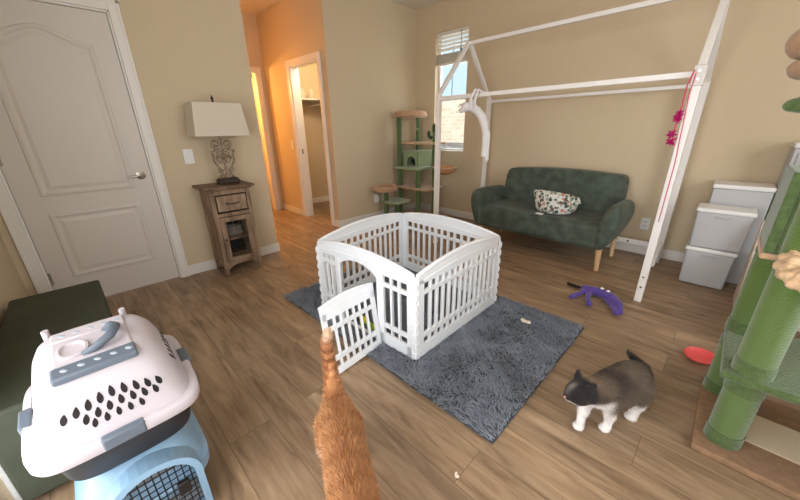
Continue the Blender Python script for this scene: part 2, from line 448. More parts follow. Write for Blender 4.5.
# panelled door
def panel_outline(y0, y1, z0, z1, arch, inset=0):
    y0 += inset; y1 -= inset; z0 += inset; z1 -= inset
    pts = [(y0, z0), (y1, z0)]
    if not arch: return pts+[(y1, z1), (y0, z1)]
    n = 22
    for i in range(n+1):
        t = i/n; y = y1+(y0-y1)*t
        u = abs(2*t-1)
        h = 1-(3*u*u-2*u*u*u) if u < 1 else 0
        pts.append((y, z1+arch*h))
    return pts
dm = MB().box(XA-.05, XA-.012, -.307, .459, .008, 2.022)
door = struct(dm.build('door_1', M['door'], origin=(XA-.03, .459, 0), bevel=.002))
pm = MB()
for (y0, y1, z0, z1, a) in ((-.175, .325, .93-.085, 1.80, .085), (-.175, .325, .235, .70, 0)):
    def ring(i0, d0, i1, d1):
        A = panel_outline(y0, y1, z0, z1, a, i0); B = panel_outline(y0, y1, z0, z1, a, i1); n = len(A)
        pm.add([(XA-.012+d0, p[0], p[1]) for p in A]+[(XA-.012+d1, p[0], p[1]) for p in B], [(i, (i+1) % n, n+(i+1) % n, n+i) for i in range(n)])
    ring(-.012, .0, -.006, .007); ring(-.006, .007, .008, .009); ring(.008, .009, .022, .001); ring(.022, .001, .032, .0005)
    ring(.032, .0005, .055, .0065)
    A = panel_outline(y0, y1, z0, z1, a, .055)
    pm.add([(XA-.0055, p[0], p[1]) for p in A], [tuple(range(len(A)))])
pm.build('door_panels', M['door'], door, smooth=False)
kb = MB()
kb.M = Matrix.Translation((XA-.012, .392, .925)) @ Matrix.Rotation(R(90), 4, 'Y')
kb.lathe([(.0, 0), (.032, 0), (.032, .006), (.012, .012), (.011, .03)], (0, 0, 0), 20)
kb.M = None
kb.tube([(XA+.022, .392, .925), (XA+.032, .392, .925), (XA+.038, .37, .926), (XA+.038, .30, .92)], [.011, .011, .009, .007], 10)
kb.build('door_handle', M['chrome'], door, smooth=True)
for z in (.25, 1.1, 1.85):
    MB().tube([(XA-.006, -.3, z-.045), (XA-.006, -.3, z+.045)], .007, 8).build('hinge', M['chrome'], door)

# back window
wx0, wx1, wz0, wz1 = WIN
mb = MB()
fy0, fy1 = YS+.075, YS+.12
fw = .035
mb.box(wx0, wx0+fw, fy0, fy1, wz0, wz1).box(wx1-fw, wx1, fy0, fy1, wz0, wz1).box(wx0, wx1, fy0, fy1, wz0, wz0+fw).box(wx0, wx1, fy0, fy1, wz1-fw, wz1)
zm = 1.62
mb.box(wx0+fw, wx1-fw, fy0-.005, fy1-.005, zm-.02, zm+.025)
win = S('window_1', mb, M['vinyl'], bevel=.004)
MB().box(wx0+fw, wx1-fw, fy0+.02, fy0+.024, wz0+fw, wz1-fw).build('pane', M['glass'], win)
MB().box(wx0, wx1, YS+.002, fy0, wz0-.002, wz0+.012).build('window_sill', M['trim'], win, bevel=.003)
# blind, pulled half way up
bl = thing('window_blind', ((wx0+wx1)/2, YS+.03, wz1), 'cream horizontal blind bunched up at the top of the tall window', 'blind')
MB().box(wx0+.004, wx1-.004, YS+.005, YS+.055, wz1-.045, wz1-.003).build('headrail', M['blind'], bl, bevel=.003)
sl = MB()
for i in range(4):
    sl.rbox(((wx0+wx1)/2, YS+.03, wz1-.075-.045*i), (wx1-wx0-.02, .048, .003), (R(-28), 0, 0))
for i in range(14):
    sl.box(wx0+.01, wx1-.01, YS+.008, YS+.055, wz1-.262-.008*i, wz1-.258-.008*i)
sl.build('slats', M['blind'], bl)
MB().box(wx0+.008, wx1-.008, YS+.008, YS+.055, wz1-.392, wz1-.372).build('bottom_rail', M['blind'], bl, bevel=.003)
cd = MB()
for x in (wx0+.09, wx1-.12): MB().tube([(x, YS+.004, wz1-.04), (x, YS+.004, wz1-.375)], .002, 6).build('ladder_cord', M['blind'], bl)
MB().tube([(wx1-.105, YS-.004, wz1-.03), (wx1-.105, YS-.006, wz1-.23)], .003, 6).ell((wx1-.105, YS-.006, wz1-.245), (.012, .012, .022)).build('pull_cord', M['black'], bl, smooth=True)

# sliding glass door behind / left of the camera
mb = MB(); y0, y1 = YL-.09, YL-.03
a0, a1, _, zt = SL
for x0_, x1_ in ((a0, a0+.07), (a1-.07, a1), ((a0+a1)/2-.035, (a0+a1)/2+.035)): mb.box(x0_, x1_, y0, y1, 0, zt)
mb.box(a0, a1, y0, y1, zt-.07, zt).box(a0, a1, y0, y1, 0, .06)
sd = S('door_2', mb, M['vinyl'], bevel=.004)
MB().box(a0+.07, a1-.07, YL-.062, YL-.058, .06, zt-.07).build('pane', M['glass'], sd)
S('trim_4', MB().box(a0-.06, a0+.004, YL, YL+.016, 0, zt+.06).box(a1-.004, a1+.06, YL, YL+.016, 0, zt+.06).box(a0-.06, a1+.06, YL, YL+.016, zt-.004, zt+.06), M['vinyl'], bevel=.003)
# right-hand window
mb = MB(); r0, r1, rz0, rz1 = RW
mb.box(XR+.05, XR+.1, r0, r0+.05, rz0, rz1).box(XR+.05, XR+.1, r1-.05, r1, rz0, rz1).box(XR+.05, XR+.1, r0, r1, rz0, rz0+.05).box(XR+.05, XR+.1, r0, r1, rz1-.05, rz1).box(XR+.05, XR+.1, 1.475, 1.525, rz0, rz1)
w2 = S('window_2', mb, M['vinyl'], bevel=.004)
MB().box(XR+.074, XR+.078, r0+.05, r1-.05, rz0+.05, rz1-.05).build('pane', M['glass'], w2)

# outside: ground and the house next door
S('ground', MB().box(-14, 14, 4.07, 22, -.3, -.2).box(-14, 14, -12, -.62, -.3, -.2), M['ground'])
nh = thing('neighbour_house', (-6, 8, -.2), 'tan block house wall with grey shingle band seen through the window', 'house')
MB().box(-12, 0, 8.0, 8.4, .86, 2.06).build('block_wall', M['stucco'], nh)
MB().prism([(7.2, .36), (8.0, .86), (8.0, -.2), (7.3, -.2)], 'x', -12, 0).build('lower_roof', M['shingle'], nh)
sd_ = MB().box(-12, 0, 8.05, 8.35, 2.06, 4.6)
for i in range(20): sd_.box(-12+i*.6, -11.98+i*.6, 8.03, 8.05, 2.06, 4.6)
sd_.build('siding', M['siding'], nh)

S('sun_blocker_roof', MB().box(-4, 3.5, -4.2, -.56, 2.55, 2.65), M['trim'])  # unseen roof slab, added to keep the sun out of the sliding door
# switches & outlets
def plate(name, c, axis, label, cat, rocker=True):
    """axis: outward normal 'x+' or 'y-'"""
    t = thing(name, c, label, cat)
    def bx(mb, a0, a1, z0, z1, d0, d1):
        if axis == 'x+': mb.box(c[0]+d0, c[0]+d1, c[1]+a0, c[1]+a1, c[2]+z0, c[2]+z1)
        elif axis == 'y-': mb.box(c[0]+a0, c[0]+a1, c[1]-d1, c[1]-d0, c[2]+z0, c[2]+z1)
        return mb
    bx(MB(), -.037, .037, -.06, .06, 0, .006).build('cover_plate', M['vinyl'], t, bevel=.002)
    if rocker: bx(MB(), -.017, .017, -.034, .034, .006, .011).build('rocker', M['vinyl'], t, bevel=.002)
    else:
        for s_ in (-.02, .02): bx(MB(), -.016, .016, s_-.014, s_+.014, .006, .009).build('socket', M['vinyl'], t, bevel=.003)
        for s_ in (-.02, .02):
            for a in (-.007, .007): bx(MB(), a-.0018, a+.0018, s_-.006, s_+.007, .0088, .0096).build('slot', M['black'], t)
    return t
plate('light_switch', (XA, .752, 1.045), 'x+', 'white rocker light switch on the wall between panel door and lamp', 'switch')
plate('light_switch', (-4.62, YH, 1.05), 'y-', 'small light switch on the orange-lit hallway wall beside closet doorway', 'switch')
plate('wall_outlet', (-.475, YS, .315), 'y-', 'white duplex outlet on the wall right of the sofa', 'outlet', False)
pl = plate('wall_outlet', (XC, 3.065, .30), 'x+', 'white outlet with an air freshener on the wall left of cat tree', 'outlet', False)
MB().loft([(XC+.03, 3.065, .245, .02, .022, 4), (XC+.035, 3.065, .30, .026, .028, 4), (XC+.03, 3.065, .345, .018, .022, 4)], 20).build('air_freshener', M['vinyl'], pl, smooth=True)

# closet shelf
sh = thing('closet_shelf', (XE+.2, 3.2, 1.70), 'white closet shelf with hanging rod seen through the open closet doorway', 'shelf')
MB().box(XE, XC-T, 3.06, 3.4, 1.69, 1.71).build('shelf_board', M['trim'], sh)
MB().box(XE, XE+.33, YH+T, 3.06, 1.69, 1.71).build('shelf_board', M['trim'], sh)
MB().tube([(XE, 3.12, 1.63), (XC-T, 3.12, 1.63)], .015, 10).build('hanging_rod', M['trim'], sh, smooth=True)
MB().prism([(3.39, 1.42), (3.39, 1.69), (3.12, 1.69), (3.12, 1.60), (3.14, 1.60), (3.15, 1.66)], 'x', -4.62, -4.60).build('bracket', M['trim'], sh)
MB().box(-4.62+.3, -4.60+.3, 3.37, 3.4, 1.35, 1.69).build('bracket', M['trim'], sh)
for i, (x, y, s_) in enumerate(((-5.0, 2.86, .05), (-5.0, 3.02, .045))):
    o = MB().lathe([(s_*.7, 0), (s_, .02), (s_, .1), (s_*.6, .14)], (x, y, 1.71), 16).build('jar', M['towel'], smooth=True, origin=(x, y, 1.71))
    tag(o, ['pale jar nearest the front edge of the closet shelf', 'pale jar set behind another on the closet shelf'][i], 'jar', 'jars on the closet shelf')
o = MB().box(-4.74, -4.5, 3.12, 3.36, 1.711, 1.77).build('folded_towel', M['towel'], bevel=.02, seg=4, origin=(-4.6, 3.24, 1.711)); tag(o, 'folded pale towel lying on the closet shelf', 'towel')
o = MB().box(-4.44, -4.41, 3.33, 3.385, .16, .40).tube([(-4.425, 3.36, 0), (-4.425, 3.36, .16)], .01).build('wall_box', M['black'], origin=(-4.42, 3.36, 0)); tag(o, 'slim dark upright device at the far wall inside the closet', 'device')
# washroom door seen ajar
wd = thing('washroom_door', (XE-T-.02, HD[1]-.03, 0), 'narrow white door standing open inside the yellow-lit far doorway', 'door')
MB().rbox((-5.72, 2.36, 1.0), (.70, .035, 1.98), (0, 0, R(-10))).build('door_leaf', M['door'], wd, bevel=.003)
wc = thing('washroom_curtain', (-6.3, 2.0, 0), 'long yellow-lit curtain hanging in the room past the far doorway', 'curtain')
cm = MB(); pts = []
for i in range(61):
    y = 1.5+i*.022; pts.append((-6.3+.03*math.sin(i*.9), y))
poly = pts+[(p[0]-.012, p[1]) for p in pts[::-1]]
cm.prism(poly, 'z', .12, 2.1); cm.build('curtain_cloth', M['towel'], wc, smooth=True)
MB().tube([(-6.3, 1.42, 2.12), (-6.3, 2.88, 2.12)], .012, 10).build('curtain_rod', M['chrome'], wc, smooth=True)

# ------------------------------------------------------------------ side cabinet + lamp
cab = thing('side_cabinet', (-3.15, .93, 0), 'narrow weathered wooden side cabinet with one drawer and glass door against left wall', 'cabinet')
cx0, cx1, cy0, cy1 = -3.293, -3.01, .765, 1.095
W = M['cabwood']
b = MB()
b.box(cx0, cx1-.02, cy0+.01, cy0+.03, .07, .765).box(cx0, cx1-.02, cy1-.03, cy1-.01, .07, .765).box(cx0, cx0+.012, cy0+.03, cy1-.03, .07, .765)
b.box(cx0+.01, cx1-.01, cy0+.02, cy1-.02, .095, .115).box(cx0+.01, cx1-.02, cy0+.02, cy1-.02, .54, .555)
for y in (cy0, cy1-.035):
    for x in (cx0, cx1-.035): b.box(x, x+.035, y, y+.035, .06, .775)
b.box(cx1-.03, cx1, cy0+.035, cy1-.035, .735, .775).box(cx1-.03, cx1-.002, cy0+.035, cy1-.035, .545, .575)
# side rails
for y in (cy0, cy1-.012): b.box(cx0+.03, cx1-.03, y+.002, y+.012, .735, .775).box(cx0+.03, cx1-.03, y+.002, y+.012, .08, .12).box(cx0+.03, cx1-.03, y+.002, y+.012, .545, .575)
b.build('body', W, cab, bevel=.003)
# arched apron
ap = [(cy0+.03, .125), (cy0+.03, .06)]
for i in range(9):
    t = i/8; ap.append((cy0+.035+t*(cy1-cy0-.07), .06+.045*math.sin(math.pi*t)**.6))
ap += [(cy1-.03, .06), (cy1-.03, .125)]
MB().prism(ap, 'x', cx1-.022, cx1-.004).build('apron', W, cab, bevel=.002)
for y in (cy0+.017, cy1-.017):
    for x in (cx0+.02, cx1-.017):
        MB().lathe([(.012, 0), (.02, .012), (.023, .03), (.017, .05), (.02, .06)], (x, y, 0), 12).build('foot', W, cab, smooth=True)
MB().box(cx0-.005, cx1+.03, cy0-.045, cy1+.04, .785, .806).box(cx0, cx1+.015, cy0-.02, cy1+.02, .772, .786).build('top', M['cabtop'], cab, bevel=.004)
dr = MB().box(cx1-.02, cx1+.008, cy0+.045, cy1-.045, .592, .725).build('drawer', W, cab, bevel=.004)
MB().box(cx1+.008, cx1+.011, cy0+.062, cy1-.062, .61, .707).build('drawer_panel', W, dr, bevel=.002)
MB().tube([(cx1+.01, .875, .665), (cx1+.028, .885, .66), (cx1+.03, .93, .655), (cx1+.028, .975, .66), (cx1+.01, .985, .665)], .005, 8).build('pull', M['irondark'], dr, smooth=True)
dd = MB()
q0, q1 = cy0+.037, cy1-.037
dd.box(cx1-.014, cx1+.006, q0, q0+.042, .128, .54).box(cx1-.014, cx1+.006, q1-.042, q1, .128, .54).box(cx1-.014, cx1+.006, q0+.042, q1-.042, .128, .168).box(cx1-.014, cx1+.006, q0+.042, q1-.042, .50, .54)
dr2 = dd.build('door', W, cab, bevel=.003)
MB().box(cx1-.006, cx1-.003, q0+.042, q1-.042, .168, .50).build('glass', M['glass'], dr2)
MB().ell((cx1+.014, q0+.02, .345), (.01, .009, .012)).build('latch', M['irondark'], dr2, smooth=True)
MB().box(cx0+.012, cx1-.02, cy0+.03, cy1-.03, .325, .34).build('shelf', M['cabtop'], cab)
MB().box(cx0+.012, cx0+.016, cy0+.03, cy1-.03, .12, .54).build('back_panel', M['dark'], cab)
o = MB().lathe([(.05, 0), (.06, .01), (.062, .075), (.05, .085), (.045, .07), (.0, .065)], (-3.15, .93, .34), 20, 1, 1.4).build('bowl', mat('grey_wicker', (110, 104, 98), .9, bump=1, bscale=80), smooth=True, origin=(-3.15, .93, .34))
tag(o, 'grey bowl on the shelf behind the cabinet glass', 'bowl')

lamp = thing('table_lamp', (-3.14, .965, .806), 'table lamp with ornate scroll iron base and rectangular linen shade on cabinet', 'lamp')
lx, ly, lz = -3.14, .975, .806
MB().box(lx-.055, lx+.055, ly-.085, ly+.085, lz+.018, lz+.038).box(lx-.047, lx+.047, ly-.075, ly+.075, lz+.038, lz+.052).build('base', M['irondark'], lamp, bevel=.004)
for a in (-1, 1):
    for c in (-1, 1): MB().ell((lx+a*.045, ly+c*.072, lz+.01), (.011, .011, .0105)).build('foot', M['irondark'], lamp, smooth=True)
sc = MB()
def spiral(cy, cz, r0, r1, a0, turns, mir):
    pts = []
    for i in range(26):
        t = i/25; r = r0+(r1-r0)*t; a = a0+turns*2*math.pi*t
        pts.append((lx, ly+mir*(cy+r*math.cos(a)), lz+cz+r*math.sin(a)))
    return pts
for m_ in (-1, 1):
    sc.tube(spiral(.045, .335, .038, .008, R(-100), 1.4, m_), .0065, 8)
    sc.tube(spiral(.040, .115, .026, .006, R(90), -1.3, m_), .0055, 8)
    sc.tube([(lx, ly+m_*.022, lz+.30), (lx, ly+m_*.055, lz+.288), (lx, ly+m_*.088, lz+.275), (lx, ly+m_*.078, lz+.235), (lx, ly+m_*.083, lz+.20), (lx, ly+m_*.062, lz+.16), (lx, ly+m_*.05, lz+.13), (lx, ly+m_*.02, lz+.06)], [.006, .008, .009, .008, .009, .008, .007, .006], 8)
    sc.tube(spiral(.03, .21, .028, .006, R(200), 1.2, m_), .006, 8)
    sc.tube(spiral(.03, .255, .024, .006, R(150), -1.2, m_), .005, 8)
    sc.ell((lx+.004, ly+m_*.05, lz+.225), (.008, .014, .022), (R(m_*30), 0, 0), 10, 6)
    sc.ell((lx+.004, ly+m_*.088, lz+.275), (.009, .011, .013), n=10, m=6)
    sc.ell((lx, ly+m_*.05, lz+.07), (.009, .018, .012), (R(m_*-30), 0, 0), 10, 6)
sc.tube([(lx, ly, lz+.05), (lx, ly, lz+.10), (lx, ly, lz+.22), (lx, ly, lz+.42)], [.015, .008, .008, .006], 10)
for z, r in ((.07, .02), (.13, .015), (.19, .020), (.235, .024), (.28, .017), (.33, .013), (.37, .012)): sc.ell((lx, ly, lz+z), (r*.7, r, r), n=12, m=8)
sc.build('scroll_stem', M['iron'], lamp, smooth=True)
# shade: tapered rectangle, open, with thickness
def rect(z, hx, hy): return [(lx-hx, ly-hy, z), (lx+hx, ly-hy, z), (lx+hx, ly+hy, z), (lx-hx, ly+hy, z)]
s0, s1 = lz+.40, lz+.655
A = rect(s0, .12, .212)+rect(s1, .10, .182)+rect(s1, .096, .178)+rect(s0, .116, .208)
fs = []
for k in range(3):
    for i in range(4): fs.append((k*4+i, k*4+(i+1) % 4, k*4+4+(i+1) % 4, k*4+4+i))
for i in range(4): fs.append((12+i, 12+(i+1) % 4, (i+1) % 4, i))
MB().add(A, fs).build('lamp_shade', M['linen'], lamp, bevel=.003)
MB().tube([(lx-.1, ly, s1-.01), (lx+.1, ly, s1-.01)], .003, 6).tube([(lx, ly-.185, s1-.01), (lx, ly+.185, s1-.01)], .003, 6).tube([(lx, ly, lz+.41), (lx, ly, s1+.01)], .004, 8).build('harp', M['irondark'], lamp)
MB().ell((lx, ly, s1+.018), (.009, .009, .012)).ell((lx, ly, s1+.036), (.012, .012, .013)).ell((lx, ly, s1+.05), (.006, .006, .009)).build('finial', M['irondark'], lamp, smooth=True)

# ------------------------------------------------------------------ loveseat
sf = thing('loveseat', (-1.25, 3.45, 0), 'dark green velvet loveseat with rounded arms and pale wooden legs', 'sofa')
V = M['velvet']
def softbox(name, x0, x1, y0, y1, z0, z1, bev, par, m=V, rot=None, seg=5, puff=0):
    mb = MB()
    if rot is not None:
        mb.rbox(((x0+x1)/2, (y0+y1)/2, (z0+z1)/2), (x1-x0, y1-y0, z1-z0), rot)
    else: mb.box(x0, x1, y0, y1, z0, z1)
    return mb.build(name, m, par, bevel=bev, seg=seg)
SX0, SX1, SY0, SY1 = -1.975, -.552, 3.10, 3.80
softbox('seat_base', SX0+.14, SX1-.14, SY0+.03, SY1-.08, .195, .30, .03, sf)
# seat cushion, slightly domed
cm = MB(); nx, ny = 16, 10; cx0_, cx1_, cy0_, cy1_ = SX0+.10, SX1-.10, SY0-.015, SY1-.14
def cush(mb, x0, x1, y0, y1, z0, z1, dome, nx=16, ny=10, p=6):
    vs = []; fs = []
    for lay in (0, 1):
        for i in range(nx+1):
            for j in range(ny+1):
                u = -1+2*i/nx; v = -1+2*j/ny
                e = max(0, 1-abs(u)**p)**.5*max(0, 1-abs(v)**p)**.5
                zc = (z0+z1)/2; h = (z1-z0)/2
                z = zc+(h*e**.6+dome*(1-u*u)*(1-v*v))*(1 if lay else -1) if lay else zc-h*e**.6
                vs.append(((x0+x1)/2+u*(x1-x0)/2, (y0+y1)/2+v*(y1-y0)/2, z))
    m = (nx+1)*(ny+1)
    for i in range(nx):
        for j in range(ny):
            a = i*(ny+1)+j; fs.append((a, a+1, a+ny+2, a+ny+1)); fs.append((m+a, m+a+ny+1, m+a+ny+2, m+a+1))
    mb.add(vs, fs)
    return mb
seat = MB().box(cx0_, cx1_, cy0_, cy1_, .205, .435)
so = seat.build('seat_cushion', V, sf, bevel=.05, seg=6)
# back: tall padded, leaning, rounded top corners, higher in the middle
bp = [(-.60, .30), (.60, .30)]
import itertools
def backprof():
    pts = [(-.64, .36)]
    pts += [(.64, .36)]
    pts += [(.645, .60), (.64, .70)]
    for i in range(7):
        a = R(90*i/6); pts.append((.575+.06*math.cos(a), .705+.07*math.sin(a)))
    for i in range(1, 8):
        t = i/8; x = .575-1.15*t; pts.append((x, .775+.025*math.sin(math.pi*t)))
    for i in range(7):
        a = R(90+90*i/6); pts.append((-.575+.06*math.cos(a), .705+.07*math.sin(a)))
    pts += [(-.64, .70), (-.645, .60)]
    return pts
bk = MB(); bk.M = Matrix.Translation((-1.2475, 3.66, 0)) @ Matrix.Shear('XZ', 4, (0, .0)) 
sh4 = Matrix.Identity(4); sh4[1][2] = .17
bk.M = Matrix.Translation((-1.272, 3.60, 0)) @ sh4 @ Matrix.Diagonal((.948, 1, 1.02, 1))
bk.prism(backprof(), 'y', -.035, .095)
bk.build('backrest', V, sf, bevel=.04, seg=5)
# arms: rounded teardrop profile seen from the front, flaring outward
def arm(sgn):
    x_in = (SX0+.145) if sgn < 0 else (SX1-.145)
    secs = []
    ys = [SY0-.03, SY0-.02, SY0+.02, SY0+.10, SY0+.3, SY0+.5, SY0+.60, SY0+.63]
    sc_ = [.55, .86, .98, 1.0, 1.0, .98, .9, .6]
    prof = [(0, .20), (.05, .195), (.085, .23), (.115, .32), (.15, .42), (.16, .50), (.155, .57), (.12, .62), (.06, .62), (.035, .565), (.015, .50), (0, .40), (-.01, .30)]
    c = (.07, .40); n = len(prof); vs = []; fs = []
    for y, k in zip(ys, sc_):
        lift = -.02*((y-SY0)/.6)
        for p in prof:
            vs.append((x_in+sgn*(c[0]+(p[0]-c[0])*k), y, c[1]+(p[1]-c[1])*k+ (lift if p[1] > .4 else 0)))
    for i in range(len(ys)-1):
        for j in range(n): fs.append((i*n+j, i*n+(j+1) % n, (i+1)*n+(j+1) % n, (i+1)*n+j))
    fs += [tuple(range(n)), tuple((len(ys)-1)*n+j for j in range(n))]
    MB().add(vs, fs).build('armrest', V, sf, sub=2)
arm(-1); arm(1)
for x in (SX0+.12, SX1-.11):
    for y in (SY0+.06, SY1-.14):
        MB().tube([(x, y, .21), (x+(.01 if x > -1 else -.01), y, 0)], [.026, .018], 14).build('leg', M['legwood'], sf, smooth=True)

# fabric basket on the loveseat
fb = thing('fabric_basket', (-1.155, 3.32, .437), 'white leaf-print fabric bucket lying collapsed on the green loveseat', 'basket')
mb = MB(); n = 40; prof = [(.0, .012), (.12, .002), (.145, .01), (.155, .05), (.165, .10), (.172, .135), (.166, .142), (.158, .135), (.148, .09), (.138, .05), (.12, .03), (.0, .028)]
vs = []; fs = []
for r, z in prof:
    for j in range(n):
        t = 2*math.pi*j/n; wob = 1+.03*math.sin(3*t+z*20)+.02*math.sin(7*t)
        vs.append((-1.155+r*1.24*wob*math.cos(t), 3.32+r*.9*wob*math.sin(t), .437+z*1.3*(1+.12*math.cos(t+2.4))))
for i in range(len(prof)-1):
    for j in range(n): fs.append((i*n+j, i*n+(j+1) % n, (i+1)*n+(j+1) % n, (i+1)*n+j))
mb.add(vs, fs); mb.build('bucket', M['spots'], fb, smooth=True)
MB().tube([(-.965, 3.28, .59), (-.925, 3.26, .60), (-.91, 3.26, .575), (-.95, 3.27, .555)], .01, 8).build('handle', M['spots'], fb, smooth=True)
MB().rbox((-1.22, 3.14, .443), (.075, .04, .003), (R(12), 0, R(-12))).build('tag', M['vinyl'], fb)

# ------------------------------------------------------------------ house bed frame
bed = thing('house_bed_frame', (-1.28, 3.3, 0), 'white house-shaped open timber bed frame standing around the loveseat', 'bed frame')
BZ, BA = 1.56, 2.066
FL_, FR_, RR_, RL_ = Vector((-2.212, 2.77)), Vector((-.262, 2.77)), Vector((-.298, 3.76)), Vector((-2.235, 3.76))
BX1, BY0 = FR_.x, FR_.y
P = M['bedpaint']
for q in (FL_, FR_, RR_, RL_):
    x, y = q
    p = MB().box(x-.023, x+.023, y-.022, y+.022, 0, BZ).build('post', P, bed, bevel=.003)
    for z in (.12, .2): MB().tube([(x, y-.022, z), (x, y-.026, z)], .008, 10).build('bolt', M['chrome'], p)
for a_, b_ in ((FL_, RL_), (FR_, RR_)):
    m_ = (a_+b_)/2
    for q in (a_, b_):
        MB().beam((q.x, q.y, BZ-.012), (m_.x, m_.y+(.01 if q is b_ else -.01), BA), .034, .038, (1, 0, 0)).build('rafter', P, bed, bevel=.003)
mL, mR = (FL_+RL_)/2, (FR_+RR_)/2
MB().beam((mL.x-.02, mL.y, BA-.006), (mR.x+.02, mR.y, BA-.006), .034, .034).build('ridge_beam', P, bed, bevel=.003)
MB().beam((FL_.x, FL_.y, BZ-.045), (FR_.x, FR_.y, BZ-.045), .03, .034).build('front_rail', P, bed, bevel=.003)
MB().beam((RL_.x, RL_.y, BZ-.03), (RR_.x, RR_.y, BZ-.03), .03, .03).build('rear_rail', P, bed, bevel=.003)
rr = MB().beam((RL_.x, RL_.y+.035, .15), (RR_.x, RR_.y+.035, .15), .028, .05).build('low_rail', P, bed, bevel=.003)
for x in (-.66, -.56): MB().tube([(x, 3.782, .152), (x, 3.776, .152)], .009, 10).build('bolt', M['irondark'], rr)
MB().beam((RR_.x+.0, RR_.y-.03, .20), (RR_.x, RR_.y-.20, .02), .026, .026, (1, 0, 0)).build('brace', P, bed, bevel=.002)
br = MB().box(BX1-.030, BX1+.030, BY0-.028, BY0+.028, BZ-.11, BZ+.0).build('corner_bracket', mat('clear_plastic_bracket', (206, 200, 192), .25), bed, bevel=.004)
for z in (.03, .075): MB().tube([(BX1+.0, BY0-.028, BZ-z), (BX1+.0, BY0-.034, BZ-z)], .007, 10).build('bolt', M['chrome'], br)

# ------------------------------------------------------------------ remesh helper for soft bodies
def remeshed(name, parts, voxel, smooth_it, parent=None, origin=None, m=None):
    """parts: list of tubes (pts, radii) and ellipsoids (c, r, rot) fused into one continuous surface"""
    mb = MB()
    for p in parts:
        if p[0] == 'T':
            mb.tube(p[1], p[2], 14)
            for q, r in zip(p[1], p[2]): mb.ell(q, (r, r, r), n=14, m=9)
        else: mb.ell(p[1], p[2], p[3] if len(p) > 3 else (0, 0, 0), n=20, m=14)
    o = mb.build(name+'_tmp', None)
    r = o.modifiers.new('r', 'REMESH'); r.mode = 'VOXEL'; r.voxel_size = voxel
    s = o.modifiers.new('s', 'SMOOTH'); s.factor = .5; s.iterations = smooth_it
    dg = bpy.context.evaluated_depsgraph_get(); dg.update()
    me = bpy.data.meshes.new_from_object(o.evaluated_get(dg))
    bpy.data.objects.remove(o)
    me.name = name
    W = wm(parent) if parent is not None else Matrix.Translation(origin)
    me.transform(W.inverted())
    me.materials.clear()
    if m: me.materials.append(m)
    for p in me.polygons: p.use_smooth = True
    ob = bpy.data.objects.new(name, me); COL.objects.link(ob)
    if parent is not None: ob.parent = parent
    else: ob.location = W.to_translation()
    WM[ob.name] = W
    return ob

def paint(ob, fn):
    me = ob.data; W = wm(ob)
    at = me.color_attributes.new('Col', 'FLOAT_COLOR', 'POINT')
    co = np.empty(len(me.vertices)*3, 'f'); me.vertices.foreach_get('co', co); co = co.reshape(-1, 3)+np.array(W.to_translation())
    no = np.empty(len(me.vertices)*3, 'f'); me.vertices.foreach_get('normal', no); no = no.reshape(-1, 3)
    c = fn(co, no); c = np.concatenate([c, np.ones((len(c), 1))], 1).astype('f')
    at.data.foreach_set('color', c.ravel())

def blades(name, P0, D, L, Wd, C, parent, m, bend=None, kind=None):
    """thin two-segment hair blades as one mesh. P0,D: (n,3) root and direction; L: lengths; Wd: widths; C: (n,3) colours"""
    n = len(P0); rs = np.random.RandomState(3)
    side = np.cross(D, rs.normal(size=(n, 3))); side /= np.linalg.norm(side, axis=1)[:, None]+1e-9
    if bend is None: bend = np.zeros((n, 3))
    Wm = Wd[:, None]*side/2
    mid = P0+D*L[:, None]*.5+bend*L[:, None]*.12
    tip = P0+D*L[:, None]*.95+bend*L[:, None]*.5
    V_ = np.stack([P0-Wm, P0+Wm, mid-Wm*.8, mid+Wm*.8, tip], 1).reshape(-1, 3)
    o_ = wm(parent).to_translation(); V_ = V_-np.array(o_)
    base = np.arange(n)*5
    loops = np.stack([base, base+1, base+3, base+2, base+2, base+3, base+4], 1).ravel()
    starts = (np.arange(n)[:, None]*7+np.array([[0, 4]])).ravel(); tot = np.tile([4, 3], n)
    me = bpy.data.meshes.new(name)
    me.vertices.add(n*5); me.vertices.foreach_set('co', V_.astype('f').ravel())
    me.loops.add(n*7); me.loops.foreach_set('vertex_index', loops.astype('i'))
    me.polygons.add(n*2); me.polygons.foreach_set('loop_start', starts.astype('i')); me.polygons.foreach_set('loop_total', tot.astype('i'))
    me.update(calc_edges=True); me.validate()
    at = me.color_attributes.new('Col', 'FLOAT_COLOR', 'POINT')
    CC = np.repeat(np.concatenate([C, np.ones((n, 1))], 1), 5, axis=0).astype('f')
    at.data.foreach_set('color', CC.ravel())
    me.materials.append(m)
    ob = bpy.data.objects.new(name, me); COL.objects.link(ob); ob.parent = parent; WM[ob.name] = wm(parent)
    if kind: ob['kind'] = kind
    return ob

